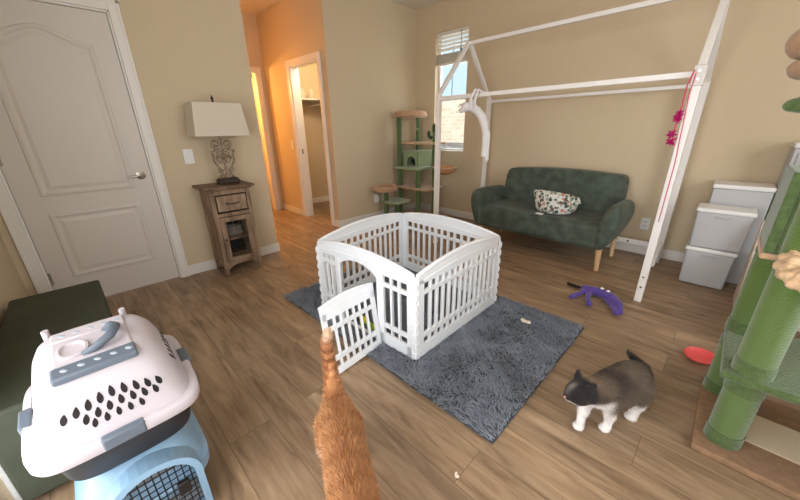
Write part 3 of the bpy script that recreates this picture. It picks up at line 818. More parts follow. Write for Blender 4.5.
def scatter(ob, n, seed=1):
    me = ob.data; me.calc_loop_triangles(); W = np.array(wm(ob).to_translation())
    co = np.empty(len(me.vertices)*3, 'f'); me.vertices.foreach_get('co', co); co = co.reshape(-1, 3)
    no = np.empty(len(me.vertices)*3, 'f'); me.vertices.foreach_get('normal', no); no = no.reshape(-1, 3)
    tr = np.empty(len(me.loop_triangles)*3, 'i'); me.loop_triangles.foreach_get('vertices', tr); tr = tr.reshape(-1, 3)
    a, b_, c = co[tr[:, 0]], co[tr[:, 1]], co[tr[:, 2]]
    ar = np.linalg.norm(np.cross(b_-a, c-a), axis=1); rs = np.random.RandomState(seed)
    idx = rs.choice(len(tr), n, p=ar/ar.sum()); u = rs.rand(n, 1); v = rs.rand(n, 1); fl = (u+v) > 1; u = np.where(fl, 1-u, u); v = np.where(fl, 1-v, v)
    P0 = a[idx]+u*(b_[idx]-a[idx])+v*(c[idx]-a[idx])+W
    Nn = no[tr[idx, 0]]*(1-u-v)+no[tr[idx, 1]]*u+no[tr[idx, 2]]*v; Nn /= np.linalg.norm(Nn, axis=1)[:, None]+1e-9
    return P0, Nn, rs

def L3(c): return np.array(lin(c))
def sstep(a, b, x): t = np.clip((x-a)/(b-a), 0, 1); return t*t*(3-2*t)
def nz(P_, s, seed=0):
    """cheap smooth pseudo-noise, -1..1"""
    x, y, z = (P_*s+seed).T
    return (np.sin(x*1.7+np.sin(y*2.3+z))+np.sin(y*1.9+np.sin(z*2.1+x*1.3))+np.sin(z*2.2+np.sin(x*1.1+y)))/3

# ------------------------------------------------------------------ rug
rug = thing('shag_rug', (-1.36, 1.52, 0), 'grey-blue shaggy rug lying under the white playpen', 'rug')
RX0, RX1, RY0, RY1 = -2.26, -.43, .95, 2.10
mb = MB().box(RX0, RX1, RY0, RY1, 0, .012); mb.build('backing', mat('rug_backing', (70, 74, 82), .95), rug)
n = 75000; rs = np.random.RandomState(5)
P0 = np.stack([rs.uniform(RX0, RX1, n), rs.uniform(RY0, RY1, n), np.full(n, .011)], 1)
lean = np.stack([nz(P0, 9), nz(P0, 8, 5), np.zeros(n)], 1)*.75+np.stack([nz(P0, 31, 2), nz(P0, 33, 7), np.zeros(n)], 1)*.5+rs.normal(size=(n, 3))*.35
D = lean; D[:, 2] = 1.0; D /= np.linalg.norm(D, axis=1)[:, None]
tone = (.5+.5*nz(P0, 14, 3))*.55+rs.rand(n)*.45
C = L3((104, 110, 122))*(1-tone[:, None])+L3((164, 170, 180))*tone[:, None]
blades('pile', P0, D, rs.uniform(.022, .036, n), np.full(n, .0042), C, rug, M['pile'], bend=lean*.8*np.array([1, 1, 0])-np.array([0, 0, .25]), kind='stuff')

# ------------------------------------------------------------------ playpen
pen = thing('pet_playpen', (-1.45, 1.55, .012), 'white plastic four-panel pet playpen with open gate standing on grey rug', 'playpen')
CN = {'N': Vector((-1.0, 1.10)), 'R': Vector((-1.012, 1.975)), 'B': Vector((-1.965, 1.995)), 'L': Vector((-1.865, 1.06))}
PZ, PH, ARCH, PT = .02, .515, .050, .018
def panel_grid(u0, u1, W_, top, zb=PZ, nslot=13, stile=.045, arch0=ARCH, htop=PH, band=.048, mid_hi=.375, mid_lo=.175, bot=.075, sq_lo=.045):
    """returns list of solid polygons (u,z) for a moulded open panel between u0..u1 of a full panel of width W_"""
    polys = []
    def rc(a, b, c, d): polys.append([(a, c), (b, c), (b, d), (a, d)])
    rc(u0, u1, zb, zb+bot)                                  # bottom band
    rc(u0, u0+stile, zb+bot, top(u0)-.03); rc(u1-stile, u1, zb+bot, top(u1)-.03)
    a, b = u0+stile, u1-stile
    z1 = zb+bot; z2 = z1+sq_lo; z3 = z2+.028; z6 = zb+htop-band-.008; z5 = z6-.045; z4 = z5-.024
    rc(a, b, z2, z3); rc(a, b, z4, z5)
    k = nslot; pitch = (b-a)/k; bar = pitch*.30
    for i in range(1, k):
        c = a+i*pitch
        rc(c-bar/2, c+bar/2, z1, z6+.001)
    # top band following the arch
    n_ = 20; up = []; 
    for i in range(n_+1):
        u = u0+(u1-u0)*i/n_; up.append((u, top(u)))
    polys.append([(u0, z6), (u1, z6)]+up[::-1])
    return polys
def put(mb, polys, o, d, th, zoff=0):
    """extrude (u,z) polygons along panel direction d from point o, thickness th centred"""
    nrm = Vector((-d.y, d.x))
    for pl_ in polys:
        n_ = len(pl_); vs = []
        for s_ in (-1, 1):
            for u, z in pl_:
                q = o+d*u+nrm*s_*th/2; vs.append((q.x, q.y, z+zoff))
        mb.add(vs, [tuple(range(n_))[::-1], tuple(range(n_, 2*n_))]+[(i, (i+1) % n_, n_+(i+1) % n_, n_+i) for i in range(n_)])
def ridge(mb, top, o, d, W_, u0=0, u1=None):
    """rounded cap + step moulding along the arched top"""
    u1 = W_ if u1 is None else u1
    pts = [(o+d*(u0+(u1-u0)*i/24)) for i in range(25)]
    mb.tube([(p.x, p.y, top(u0+(u1-u0)*i/24)-.004) for i, p in enumerate(pts)], .0125, 10)
    nrm = Vector((-d.y, d.x))
    for s_ in (-1, 1):
        mb.tube([(p.x+nrm.x*s_*.009, p.y+nrm.y*s_*.009, PZ+PH-.046+.7*(top(u0+(u1-u0)*i/24)-PZ-PH)) for i, p in enumerate(pts)][1:-1], .0045, 6)
def topf(W_):
    return lambda u: PZ+PH+ARCH*math.sin(math.pi*max(0, min(1, u/W_)))**.8
for a, b_ in (('N', 'R'), ('R', 'B'), ('B', 'L')):
    A, B = CN[a], CN[b_]; d = (B-A); W_ = d.length-.03; d.normalize(); o = A+d*.015
    mb = MB(); tf = topf(W_)
    put(mb, panel_grid(0, W_, W_, tf), o, d, PT); ridge(mb, tf, o, d, W_)
    for s_ in (0, W_):   # vertical corner ribs
        q = o+d*s_; mb.tube([(q.x, q.y, PZ), (q.x, q.y, PZ+PH-.01)], .012, 10)
    mb.build('panel', M['plast'], pen, bevel=.003, seg=2)
# gate panel L -> N
A, B = CN['L'], CN['N']; d = B-A; W_ = d.length-.03; d.normalize(); o = A+d*.015; tf = topf(W_)
ga, gb = .215, W_-.258     # opening
mb = MB()
polys = []
def rc(a, b, c, e): polys.append([(a, c), (b, c), (b, e), (a, e)])
zt_ = PZ+PH-.06
for (u0, u1, ns) in ((0, ga, 3), (gb, W_, 3)):
    rc(u0, u0+.04, PZ, zt_); rc(u1-.04, u1, PZ, zt_); rc(u0, u1, PZ, PZ+.075); a_, b2 = u0+.04, u1-.04
    rc(a_, b2, PZ+.12, PZ+.145); rc(a_, b2, zt_-.068, zt_-.044)
    pt = (b2-a_)/ns
    for i in range(1, ns): rc(a_+i*pt-.007, a_+i*pt+.007, PZ+.075, zt_)
rc(ga, gb, PZ-.012, PZ+.012)     # threshold strip
put(mb, polys, o, d, PT)
# arched header over the opening
lo = [(0, zt_), (ga, zt_)]
for i in range(1, 20):
    t = i/20; u = ga+(gb-ga)*t; lo.append((u, zt_-.06+.08*math.sin(math.pi*t)**.55))
lo += [(gb, zt_), (W_, zt_)]
hi = [(W_*i/24, tf(W_*i/24)) for i in range(25)][::-1]
# header as a strip of quads so the concave outline fills cleanly
us = [W_*i/48 for i in range(49)]
def lowz(u):
    if u <= ga or u >= gb: return zt_
    t = (u-ga)/(gb-ga); return zt_-.06+.08*math.sin(math.pi*t)**.55
put(mb, [[(us[i], lowz(us[i])), (us[i+1], lowz(us[i+1])), (us[i+1], tf(us[i+1])), (us[i], tf(us[i]))] for i in range(48)], o, d, PT)
ridge(mb, tf, o, d, W_)
for u in (ga, gb): 
    q = o+d*u; nn = Vector((-d.y, d.x)); mb.tube([(q.x-nn.x*.005, q.y-nn.y*.005, PZ), (q.x-nn.x*.005, q.y-nn.y*.005, zt_)], .012, 10)
for s_ in (0, W_): 
    q = o+d*s_; mb.tube([(q.x, q.y, PZ), (q.x, q.y, PZ+PH-.01)], .012, 10)
gp = mb.build('gate_panel', M['plast'], pen, bevel=.0025, seg=2)
# hinge knuckles at each corner
for nme, q in CN.items():
    k = MB(); c = Vector((-1.45, 1.53)); out = (q-c).normalized()*.006
    for i in range(8): k.tube([(q.x+out.x, q.y+out.y, PZ+.02+i*.06), (q.x+out.x, q.y+out.y, PZ+.05+i*.06)], .012, 12)
    k.tube([(q.x+out.x, q.y+out.y, PZ+.01), (q.x+out.x, q.y+out.y, PZ+.48)], .006, 8)
    k.build('corner_hinge', M['plast'], pen, smooth=True)
# open gate
GW = .372
hp = o+d*gb
mb = MB(); gtop = lambda u: PZ+.345+.05*math.sin(math.pi*(.18+.62*u/GW))
g_o = Vector((0, 0)); g_d = Vector((1, 0))
polys = panel_grid(0, GW, GW, gtop, zb=.0, nslot=7, stile=.03, htop=.36, band=.03, bot=.04, sq_lo=.04)
put(mb, polys, g_o, g_d, .016)
mb.tube([(GW*i/16, 0, gtop(GW*i/16)) for i in range(17)], .011, 10)
gang = math.atan2(-.365, .03); tilt = Matrix.Rotation(R(8), 4, 'X')
GM = Matrix.Translation((hp.x+.018, hp.y-.018, .012)) @ Matrix.Rotation(gang, 4, 'Z') @ tilt @ Matrix.Rotation(R(0), 4, 'Y')
mb.v = [tuple(GM @ Vector(v)) for v in mb.v]
gate = mb.build('gate', M['plast'], pen, bevel=.0025, seg=2)
k = MB().rbox((GW-.018, 0, .10), (.018, .034, .03)); k.v = [tuple(GM @ Vector(v)) for v in k.v]; k.build('latch', M['plast'], gate, bevel=.004)

# toys
ty = thing('wand_toy', (-1.5, 1.12, .04), 'yellow and lime felt wand toy lying on rug inside the playpen', 'toy')
a_ = Vector((-1.56, 1.15, .042)); b2 = Vector((-1.37, 1.115, .042)); 
MB().tube([a_, a_.lerp(b2, .3), a_.lerp(b2, .55)], [.013, .019, .015], 10).build('yellow_end', M['yellow'], ty, smooth=True)
MB().tube([a_.lerp(b2, .5), a_.lerp(b2, .8), b2], [.016, .02, .01], 10).build('lime_end', M['lime'], ty, smooth=True)
o_ = MB().rbox((-.715, 1.86, .042), (.04, .018, .012), (0, 0, R(20))).ell((-.735, 1.865, .042), (.016, .014, .01)).ell((-.695, 1.862, .042), (.014, .016, .009)).build('felt_scrap', M['crumb'], smooth=True, origin=(-.715, 1.86, .03)); tag(o_, 'small cream bone-shaped toy on the grey rug right of playpen', 'toy')
o_ = MB().ell((-.456, .735, .006), (.009, .007, .006), (0, 0, .6)).ell((-.465, .742, .005), (.005, .008, .005)).build('crumb', M['crumb'], smooth=True, origin=(-.456, .735, 0)); tag(o_, 'tiny cream crumb on the bare floor between rug and photo bottom', 'crumb')
dish = thing('toy_dish', (.13, 2.2, 0), 'coral pink rubber dish on the floor beside near cat tree', 'dish')
mb = MB(); mb.M = Matrix.Translation((.128, 2.215, .012)) @ Euler((R(4), R(-3), 0)).to_matrix().to_4x4()
mb.lathe([(.0, .0), (.04, .0), (.062, .008), (.072, .022), (.068, .026), (.058, .014), (.038, .006), (.0, .006)], (0, 0, 0), 36)
mb.build('bowl', M['coral'], dish, smooth=True)

pt_ = thing('plush_kicker_toy', (-.5, 2.58, 0), 'purple long-legged plush toy with black handle on floor before the sofa', 'toy')
parts = [('T', [(-.60, 2.645, .03), (-.54, 2.63, .04), (-.47, 2.62, .045), (-.395, 2.585, .042), (-.34, 2.52, .038), (-.305, 2.44, .025)], [.028, .034, .036, .036, .032, .018]),
         ('T', [(-.585, 2.63, .03), (-.60, 2.55, .022), (-.63, 2.46, .018)], [.022, .018, .02]),
         ('T', [(-.55, 2.62, .03), (-.535, 2.52, .022), (-.50, 2.44, .018)], [.022, .018, .022]),
         ('T', [(-.44, 2.60, .03), (-.37, 2.50, .025), (-.325, 2.42, .02)], [.02, .018, .02])]
remeshed('body', parts, .007, 4, parent=pt_, m=M['purple'])
MB().tube([(-.735, 2.69, .014), (-.67, 2.67, .016), (-.605, 2.65, .03)], [.012, .012, .011], 10).build('handle', M['black'], pt_, smooth=True)
for q in ((-.475, 2.625, .080), (-.43, 2.61, .078)):
    MB().ell(q, (.013, .013, .009)).build('eye', M['vinyl'], pt_, smooth=True)

# feather garland on right post
fg = thing('feather_garland', (BX1-.02, BY0-.04, 1.5), 'magenta feather toy hanging on a pink ribbon from right bed post', 'toy')
MB().tube([(-.285, 2.735, 1.535), (-.30, 2.73, 1.46), (-.30, 2.725, 1.33), (-.305, 2.72, 1.19), (-.30, 2.72, 1.12)], .004, 6).tube([(-.275, 2.735, 1.52), (-.28, 2.73, 1.40), (-.26, 2.735, 1.0), (-.262, 2.735, .62)], .0025, 6).build('ribbon', M['pinkstr'], fg)
def feather_clump(c, r, k, seed):
    rr_ = random.Random(seed); mb = MB()
    for i in range(k):
        dv = Vector((rr_.uniform(-1, 1), rr_.uniform(-1, .3), rr_.uniform(-1.4, 1))).normalized()
        L_ = r*rr_.uniform(.6, 1.2); s_ = dv.cross(Vector((rr_.random(), rr_.random(), rr_.random()))).normalized()*.005
        c_ = Vector(c); t_ = s_.cross(dv).normalized()*.0015
        pts = [c_-s_*.4, c_+dv*L_*.5-s_, c_+dv*L_, c_+dv*L_*.5+s_, c_+s_*.4]
        mb.add([p+t_ for p in pts]+[p-t_ for p in pts], [(0, 1, 2, 3, 4), (9, 8, 7, 6, 5)]+[(i_, (i_+1) % 5, 5+(i_+1) % 5, 5+i_) for i_ in range(5)])
    return mb
for i, (c, r) in enumerate((((-.30, 2.715, 1.30), .024), ((-.30, 2.715, 1.27), .03), ((-.31, 2.712, 1.18), .03), ((-.303, 2.712, 1.14), .03))):
    feather_clump(c, r, 34, i).build('feather', M['magenta'], fg)

# white plush animal over the front rail
wp = thing('plush_animal', (-1.72, 2.74, 1.5), 'white long-bodied plush animal hugging the front bed rail near window', 'toy')
yy = 2.715
parts = [('E', (-1.845, yy-.01, 1.42), (.048, .042, .044)), ('E', (-1.875, yy-.03, 1.388), (.028, .026, .022)),
         ('T', [(-1.925, yy-.01, 1.448), (-1.885, yy-.005, 1.435)], [.007, .015]), ('T', [(-1.925, yy-.02, 1.395), (-1.885, yy-.01, 1.40)], [.006, .014]),
         ('T', [(-1.80, yy, 1.41), (-1.74, yy+.01, 1.385), (-1.685, yy+.015, 1.33), (-1.65, yy+.015, 1.25), (-1.635, yy+.015, 1.17)], [.034, .038, .038, .036, .026]),
         ('T', [(-1.79, yy-.02, 1.42), (-1.785, yy-.03, 1.48), (-1.765, yy+.0, 1.555), (-1.765, yy+.11, 1.54)], [.018, .014, .012, .014]),
         ('T', [(-1.745, yy-.015, 1.40), (-1.745, yy-.025, 1.46), (-1.73, yy+.0, 1.552), (-1.735, yy+.11, 1.53)], [.016, .013, .012, .014]),
         ('T', [(-1.645, yy+.01, 1.20), (-1.642, yy+.01, 1.10), (-1.645, yy+.01, 1.0)], [.022, .018, .018]),
         ('T', [(-1.62, yy+.03, 1.19), (-1.617, yy+.03, 1.08), (-1.615, yy+.03, .96)], [.022, .018, .018])]
remeshed('body', parts, .008, 3, parent=wp, m=M['whitepl'])
MB().ell((-1.905, yy-.06, 1.378), (.007, .007, .006)).build('nose', M['pinkskin'], wp, smooth=True)
for q in ((-1.87, yy-.073, 1.425), (-1.895, yy-.055, 1.42)): MB().ell(q, (.005, .005, .005), n=8, m=6).build('eye', M['black'], wp, smooth=True)

# ------------------------------------------------------------------ storage boxes on the right
def storage_box(x0, x1, y0, y1, z0, z1, label):
    t = thing('storage_box', ((x0+x1)/2, (y0+y1)/2, z0), label, 'storage box', 'white storage boxes by the back wall')
    mb = MB(); e = .012
    mb.add([(x0+e, y0+e, z0+.002), (x1-e, y0+e, z0+.002), (x1-e, y1-e, z0+.002), (x0+e, y1-e, z0+.002), (x0+.003, y0+.003, z1-.03), (x1-.003, y0+.003, z1-.03), (x1-.003, y1-.003, z1-.03), (x0+.003, y1-.003, z1-.03)],
           [(0, 1, 2, 3), (4, 5, 6, 7), (0, 1, 5, 4), (1, 2, 6, 5), (2, 3, 7, 6), (3, 0, 4, 7)])
    mb.build('tub', M['binpl'], t, bevel=.014, seg=4)
    MB().box(x0-.004, x1+.004, y0-.004, y1+.004, z1-.034, z1-.001).build('lid', M['vinyl'], t, bevel=.010, seg=3)
    xm = (x0+x1)/2
    MB().tube([(xm-.045, y0+.006, z1-.052), (xm-.04, y0-.006, z1-.062), (xm+.04, y0-.006, z1-.062), (xm+.045, y0+.006, z1-.052)], .004, 8).build('handle', M['binpl'], t, smooth=True)
storage_box(-.105, .190, 3.38, 3.60, 0, .318, 'white lidded storage box on the floor, bottom of front stack by sofa wall')
storage_box(-.110, .212, 3.37, 3.60, .318, .635, 'white lidded storage box on top of the front stack by sofa wall')
st = thing('storage_cabinet', (.1, 3.76, 0), 'low white cabinet behind the stacked storage boxes against the wall', 'cabinet')
MB().box(-.06, .272, 3.625, 3.91, 0, .755).build('carcass', M['binpl'], st, bevel=.006)
MB().box(-.068, .276, 3.615, 3.912, .756, .79).build('top', M['vinyl'], st, bevel=.008, seg=3)
s2 = thing('tall_cabinet', (.6, 3.7, 0), 'tall white cabinet at right edge by the wall above storage boxes', 'cabinet')
MB().box(.285, .95, 3.61, 3.91, 0, 1.07).build('carcass', M['binpl'], s2, bevel=.006)
MB().box(.279, .956, 3.60, 3.912, 1.071, 1.105).build('top', M['vinyl'], s2, bevel=.008, seg=3)
for z0_, z1_ in ((.04, .36), (.38, .70), (.72, 1.04)):
    dd = MB().box(.31, .93, 3.60, 3.61, z0_, z1_).build('door', M['binpl'], s2, bevel=.003)
    MB().box(.57, .67, 3.588, 3.60, (z0_+z1_)/2-.01, (z0_+z1_)/2+.01).build('handle', M['vinyl'], dd, bevel=.003)
lb = thing('leaning_board', (.27, 3.3, 0), 'pale board leaning beside the white storage boxes behind the cat tree', 'board')
MB().prism([(3.02, 0), (3.36, 0), (3.36, .60), (3.30, .60)], 'x', .245, .275).build('board', M['board'], lb, bevel=.003)
ct_ = thing('cardboard_carton', (.48, 3.2, 0), 'pale carton on the floor behind the leaning board and cat tree', 'carton')
MB().box(.29, .64, 2.98, 3.40, 0, .40).build('carton', M['board'], ct_, bevel=.006)
MB().box(.29, .64, 3.17, 3.21, .4005, .402).build('tape', M['creampl'], ct_)
lr = thing('low_rack', (.7, 2.75, 0), 'low pale shoe rack on the floor behind near cat tree', 'rack')
for z in (.08, .22, .36):
    MB().box(.42, 1.1, 2.45, 2.80, z, z+.03).build('shelf', M['board'], lr, bevel=.004)
for x in (.43, 1.08):
    for y in (2.46, 2.78): MB().box(x-.012, x+.012, y-.012, y+.012, 0, .42).build('post', M['vinyl'], lr)

# ------------------------------------------------------------------ near cat tree
nt_ = thing('cat_tree', (.45, 1.75, 0), 'large cactus cat tree with bright green rope posts at right edge', 'cat tree')
bd = MB().box(.15, .88, 1.49, 2.03, 0, .028).build('base_board', M['brownmat'], nt_, bevel=.008, seg=3)
MB().box(.30, .76, 1.655, 1.855, .028, .034).build('scratch_mat', M['sisal'], bd)
def post(x, y, z0, z1, r=.054, m=M['greenrope'], cuffs=True, par=nt_, cm=None, n=28):
    o = MB().tube([(x, y, z0), (x, y, z1)], r, n).build('post', m, par, smooth=True)
    if cuffs:
        cm = cm or M['greenpl']
        for a, b_ in ((z0, z0+.055), (z1-.055, z1)):
            MB().tube([(x, y, a), (x, y, b_)], r+.003, n).build('cuff', cm, o, smooth=True)
    return o
PZ2 = .335
post(.235, 1.605, .03, PZ2); post(.21, 1.95, .03, PZ2); post(.78, 1.93, .03, PZ2)
# lower platform with lip
pf_ = MB().box(.155, .88, 1.535, 2.03, PZ2, PZ2+.03).build('platform', M['greenpl'], nt_, bevel=.012, seg=3)
post(.235, 1.605, PZ2+.03, 1.36, .054, cuffs=True); post(.21, 1.95, PZ2+.03, .79)
post(.80, 1.93, PZ2+.03, .79)
# cubby
bx_ = MB()
X0, X1, Y0, Y1, Z0, Z1, th = .155, .62, 1.72, 2.03, .79, 1.08, .03
bx_.box(X0, X0+th, Y0, Y1, Z0, Z1).box(X1-th, X1, Y0, Y1, Z0, Z1).box(X0+th, X1-th, Y0, Y1, Z0, Z0+th).box(X0+th, X1-th, Y0, Y1, Z1-th, Z1).box(X0+th, X1-th, Y1-th, Y1, Z0+th, Z1-th)
bx_.box(X0+th, X0+th+.012, Y0, Y0+.015, Z0+th, Z1-th)
cub = bx_.build('cubby', M['greenpl'], nt_, bevel=.008, seg=3)
MB().box(X0+th, X0+th+.006, Y0+.01, Y1-th, Z0+th, Z1-th).box(X0+th, X1-th, Y1-th-.006, Y1-th, Z0+th, Z1-th).box(X0+th, X1-th, Y0+.01, Y1-th, Z0+th, Z0+th+.006).build('lining', M['tanpl'], cub)
MB().box(X0-.005, X1+.005, Y0-.01, Y1+.005, Z0-.022, Z0).build('cubby_shelf', M['tanpl'], nt_, bevel=.008, seg=3)
# hammock with fluffy rim
hm = MB(); hc = (.350, 1.51, .812)
n1, n2 = 120, 18; vs = []; fs = []
for i in range(n1):
    a = 2*math.pi*i/n1
    for j in range(n2):
        b_ = 2*math.pi*j/n2; rr_ = .030*(1+.2*math.sin(a*13+3*b_)+.12*math.sin(a*29-2*b_))
        Rr = .145; vs.append((hc[0]+(Rr+rr_*math.cos(b_))*math.cos(a), hc[1]+(Rr+rr_*math.cos(b_))*math.sin(a)*.9, hc[2]+rr_*math.sin(b_)+.012*math.sin(3*a)))
for i in range(n1):
    for j in range(n2): fs.append((i*n2+j, ((i+1) % n1)*n2+j, ((i+1) % n1)*n2+(j+1) % n2, i*n2+(j+1) % n2))
hm.add(vs, fs); ho = hm.build('hammock_rim', M['creampl'], nt_, smooth=True)
MB().lathe([(.0, -.075), (.07, -.07), (.12, -.04), (.15, .0), (.145, .006), (.11, -.03), (.06, -.058), (.0, -.062)], hc, 32, 1, .9).build('hammock_bowl', M['creampl'], ho, smooth=True)
# top perch of two plush layers
tp = MB().loft([(.235, 1.70, 1.36, .15, .12, 2.4), (.235, 1.70, 1.37, .175, .15, 2.4), (.235, 1.70, 1.40, .19, .165, 2.4), (.235, 1.70, 1.425, .175, .15, 2.4)], 48).build('perch_base', M['tanpl2'], nt_, sub=1)
t = []
vs = []; fs = []
for i in range(48):
    a = 2*math.pi*i/48
    for j in range(14):
        b_ = 2*math.pi*j/14; rr_ = .048
        vs.append((.235+(.158+rr_*math.cos(b_))*math.cos(a), 1.70+(.135+rr_*math.cos(b_))*math.sin(a), 1.468+rr_*math.sin(b_)))
for i in range(48):
    for j in range(14): fs.append((i*14+j, ((i+1) % 48)*14+j, ((i+1) % 48)*14+(j+1) % 14, i*14+(j+1) % 14))
MB().add(vs, fs).build('perch_rim', M['tanpl2'], nt_, smooth=True)
MB().lathe([(0, 0), (.12, 0), (.125, .03), (0, .035)], (.235, 1.70, 1.424), 32).build('perch_cushion', M['creampl'], nt_, smooth=True)
dl = MB().tube([(.115, 1.66, 1.39), (.105, 1.66, 1.35), (.10, 1.66, 1.312)], .0025, 6).build('dangle_cord', M['irondark'], nt_)
MB().ell((.118, 1.66, 1.290), (.042, .028, .026), (0, R(-10), R(20))).ell((.094, 1.655, 1.287), (.026, .022, .02), (0, R(-4), R(20))).build('leaf_toy', M['greenpl'], dl, smooth=True)

# ------------------------------------------------------------------ far cat tree
ft = thing('cat_tree', (-3.2, 3.5, 0), 'tall slim cactus cat tree with tan perches in the far corner', 'cat tree')
MB().box(-3.52, -2.82, 3.34, 3.88, 0, .03).box(-3.52, -3.24, 2.95, 3.36, 0, .03).build('base_board', M['tanpl'], ft, bevel=.008)
gp_ = M['greenpole']
def fpost(x, y, z0, z1, r=.034): return MB().tube([(x, y, z0), (x, y, z1)], r, 18).build('post', gp_, ft, smooth=True)
fpost(-3.38, 3.09, .03, .43); fpost(-3.43, 3.42, .03, 1.40, .036); fpost(-3.36, 3.74, .03, 1.40); fpost(-3.07, 3.42, .03, .70, .036); fpost(-2.93, 3.6, .03, 1.26, .03)
fpost(-3.30, 3.22, .03, .26)
def slab(name, x0, x1, y0, y1, z, h, m, rim=0): 
    o = MB().loft([((x0+x1)/2, (y0+y1)/2, z, (x1-x0)/2-.006, (y1-y0)/2-.006, 5), ((x0+x1)/2, (y0+y1)/2, z+h*.5, (x1-x0)/2, (y1-y0)/2, 5), ((x0+x1)/2, (y0+y1)/2, z+h, (x1-x0)/2-.006, (y1-y0)/2-.006, 5)], 40).build(name, m, ft, smooth=True)
    return o
slab('platform', -3.54, -2.84, 3.42, 3.80, 1.04, .025, M['creampl'])
slab('platform', -3.565, -3.04, 3.36, 3.74, .70, .03, M['sagepl'])
slab('platform', -3.50, -2.86, 3.34, 3.82, .43, .03, M['tanpl'])
slab('step', -3.50, -3.14, 3.05, 3.38, .255, .03, M['sagepl'])
# low oval bed
def ovalbed(cx, cy, z, hx, hy, r=.035, nm='perch'):
    MB().loft([(cx, cy, z-.02, hx-.02, hy-.02, 2.4), (cx, cy, z, hx, hy, 2.4), (cx, cy, z+.02, hx-.01, hy-.01, 2.4)], 40).build(nm, M['tanpl'], ft, smooth=True)
    vs = []; fs = []
    for i in range(36):
        a = 2*math.pi*i/36
        for j in range(10):
            b_ = 2*math.pi*j/10
            vs.append((cx+(hx-r+r*math.cos(b_))*math.cos(a), cy+(hy-r+r*math.cos(b_))*math.sin(a), z+.03+r*.8*math.sin(b_)))
    for i in range(36):
        for j in range(10): fs.append((i*10+j, ((i+1) % 36)*10+j, ((i+1) % 36)*10+(j+1) % 10, i*10+(j+1) % 10))
    MB().add(vs, fs).build('perch_rim', M['tanpl'], ft, smooth=True)
ovalbed(-3.385, 3.08, .445, .17, .19)
ovalbed(-3.355, 3.58, 1.41, .205, .255, .045)
# cubby
q = MB(); X0, X1, Y0, Y1, Z0, Z1 = -3.43, -3.15, 3.50, 3.82, .731, .93
arc = []
hcx, hr = -3.275, .082
fr = [(X0, Z0), (hcx-hr, Z0)]+[(hcx-hr*math.cos(R(180*i/12)), Z0+.06+hr*math.sin(R(180*i/12))) for i in range(13)]+[(hcx+hr, Z0), (X1, Z0), (X1, Z1), (X0, Z1)]
# front plate built from strips
xs = [X0+(X1-X0)*i/34 for i in range(35)]
def hz(x): return Z0+.06+math.sqrt(max(0, hr*hr-(x-hcx)**2)) if abs(x-hcx) < hr else Z0
for i in range(34):
    xa_, xb_ = xs[i], xs[i+1]
    q.add([(xa_, Y0, hz(xa_)), (xb_, Y0, hz(xb_)), (xb_, Y0, Z1), (xa_, Y0, Z1), (xa_, Y0+.012, hz(xa_)), (xb_, Y0+.012, hz(xb_)), (xb_, Y0+.012, Z1), (xa_, Y0+.012, Z1)], [(0, 1, 2, 3), (7, 6, 5, 4), (0, 4, 5, 1), (3, 2, 6, 7)])
q.box(X0, X0+.012, Y0+.012, Y1, Z0, Z1).box(X1-.012, X1, Y0+.012, Y1, Z0, Z1).box(X0-.01, X1+.01, Y0-.01, Y1, Z1, Z1+.018).box(X0, X1, Y1-.012, Y1, Z0, Z1)
q.build('cubby', M['sagepl'], ft)
MB().ell((-3.28, 3.64, .795), (.11, .07, .06)).build('cubby_shade_fill', M['dark'], ft, smooth=True)  # near-black blob standing for the shade inside the cubby
# cactus top & arms
MB().tube([(-2.93, 3.6, 1.2), (-2.93, 3.6, 1.28), (-2.93, 3.6, 1.30)], [.034, .034, .018], 14).tube([(-2.93, 3.6, 1.12), (-3.0, 3.6, 1.125), (-3.035, 3.6, 1.15), (-3.035, 3.6, 1.21)], [.016, .022, .024, .02], 12).tube([(-2.93, 3.6, 1.17), (-2.87, 3.6, 1.18), (-2.85, 3.6, 1.21), (-2.85, 3.6, 1.27)], [.016, .02, .024, .02], 12).build('cactus_top', mat('dark_green_plush', (62, 86, 56), .95, bump=.6, bscale=120), ft, smooth=True)
# hammock bowl on the right
MB().lathe([(.0, -.075), (.06, -.07), (.125, -.035), (.155, .01), (.16, .02), (.148, .022), (.115, -.025), (.05, -.055), (0, -.06)], (-2.69, 3.53, .735), 32).build('hammock', mat('orange_tan_felt', (206, 150, 104), .9), ft, smooth=True)
vs = []; fs = []
for i in range(40):
    a = 2*math.pi*i/40
    for j in range(8):
        b_ = 2*math.pi*j/8; vs.append((-2.69+(.157+.010*math.cos(b_))*math.cos(a), 3.53+(.157+.010*math.cos(b_))*math.sin(a), .757+.010*math.sin(b_)))
for i in range(40):
    for j in range(8): fs.append((i*8+j, ((i+1) % 40)*8+j, ((i+1) % 40)*8+(j+1) % 8, i*8+(j+1) % 8))
MB().add(vs, fs).tube([(-2.93, 3.6, .757), (-2.84, 3.58, .757)], .008, 8).build('hammock_ring', M['creampl'], ft, smooth=True)
MB().tube([(-3.36, 3.70, 1.385), (-3.34, 3.695, 1.25)], .0025, 6).ell((-3.34, 3.695, 1.235), (.018, .018, .018)).build('dangle_toy', M['sagepl'], ft, smooth=True)

# ------------------------------------------------------------------ ottoman bench and carriers
ob = thing('storage_ottoman', (-2.05, -.23, 0), 'dark olive green fabric storage ottoman bench along the left wall', 'ottoman')
MB().box(-2.56, -1.46, -.410, -.045, .03, .412).build('body', M['otto'], ob, bevel=.012, seg=3)
for x in (-2.5, -1.52):
    for y in (-.37, -.09): MB().lathe([(.02, 0), (.025, .03)], (x, y, 0), 12).build('foot', M['black'], ob)

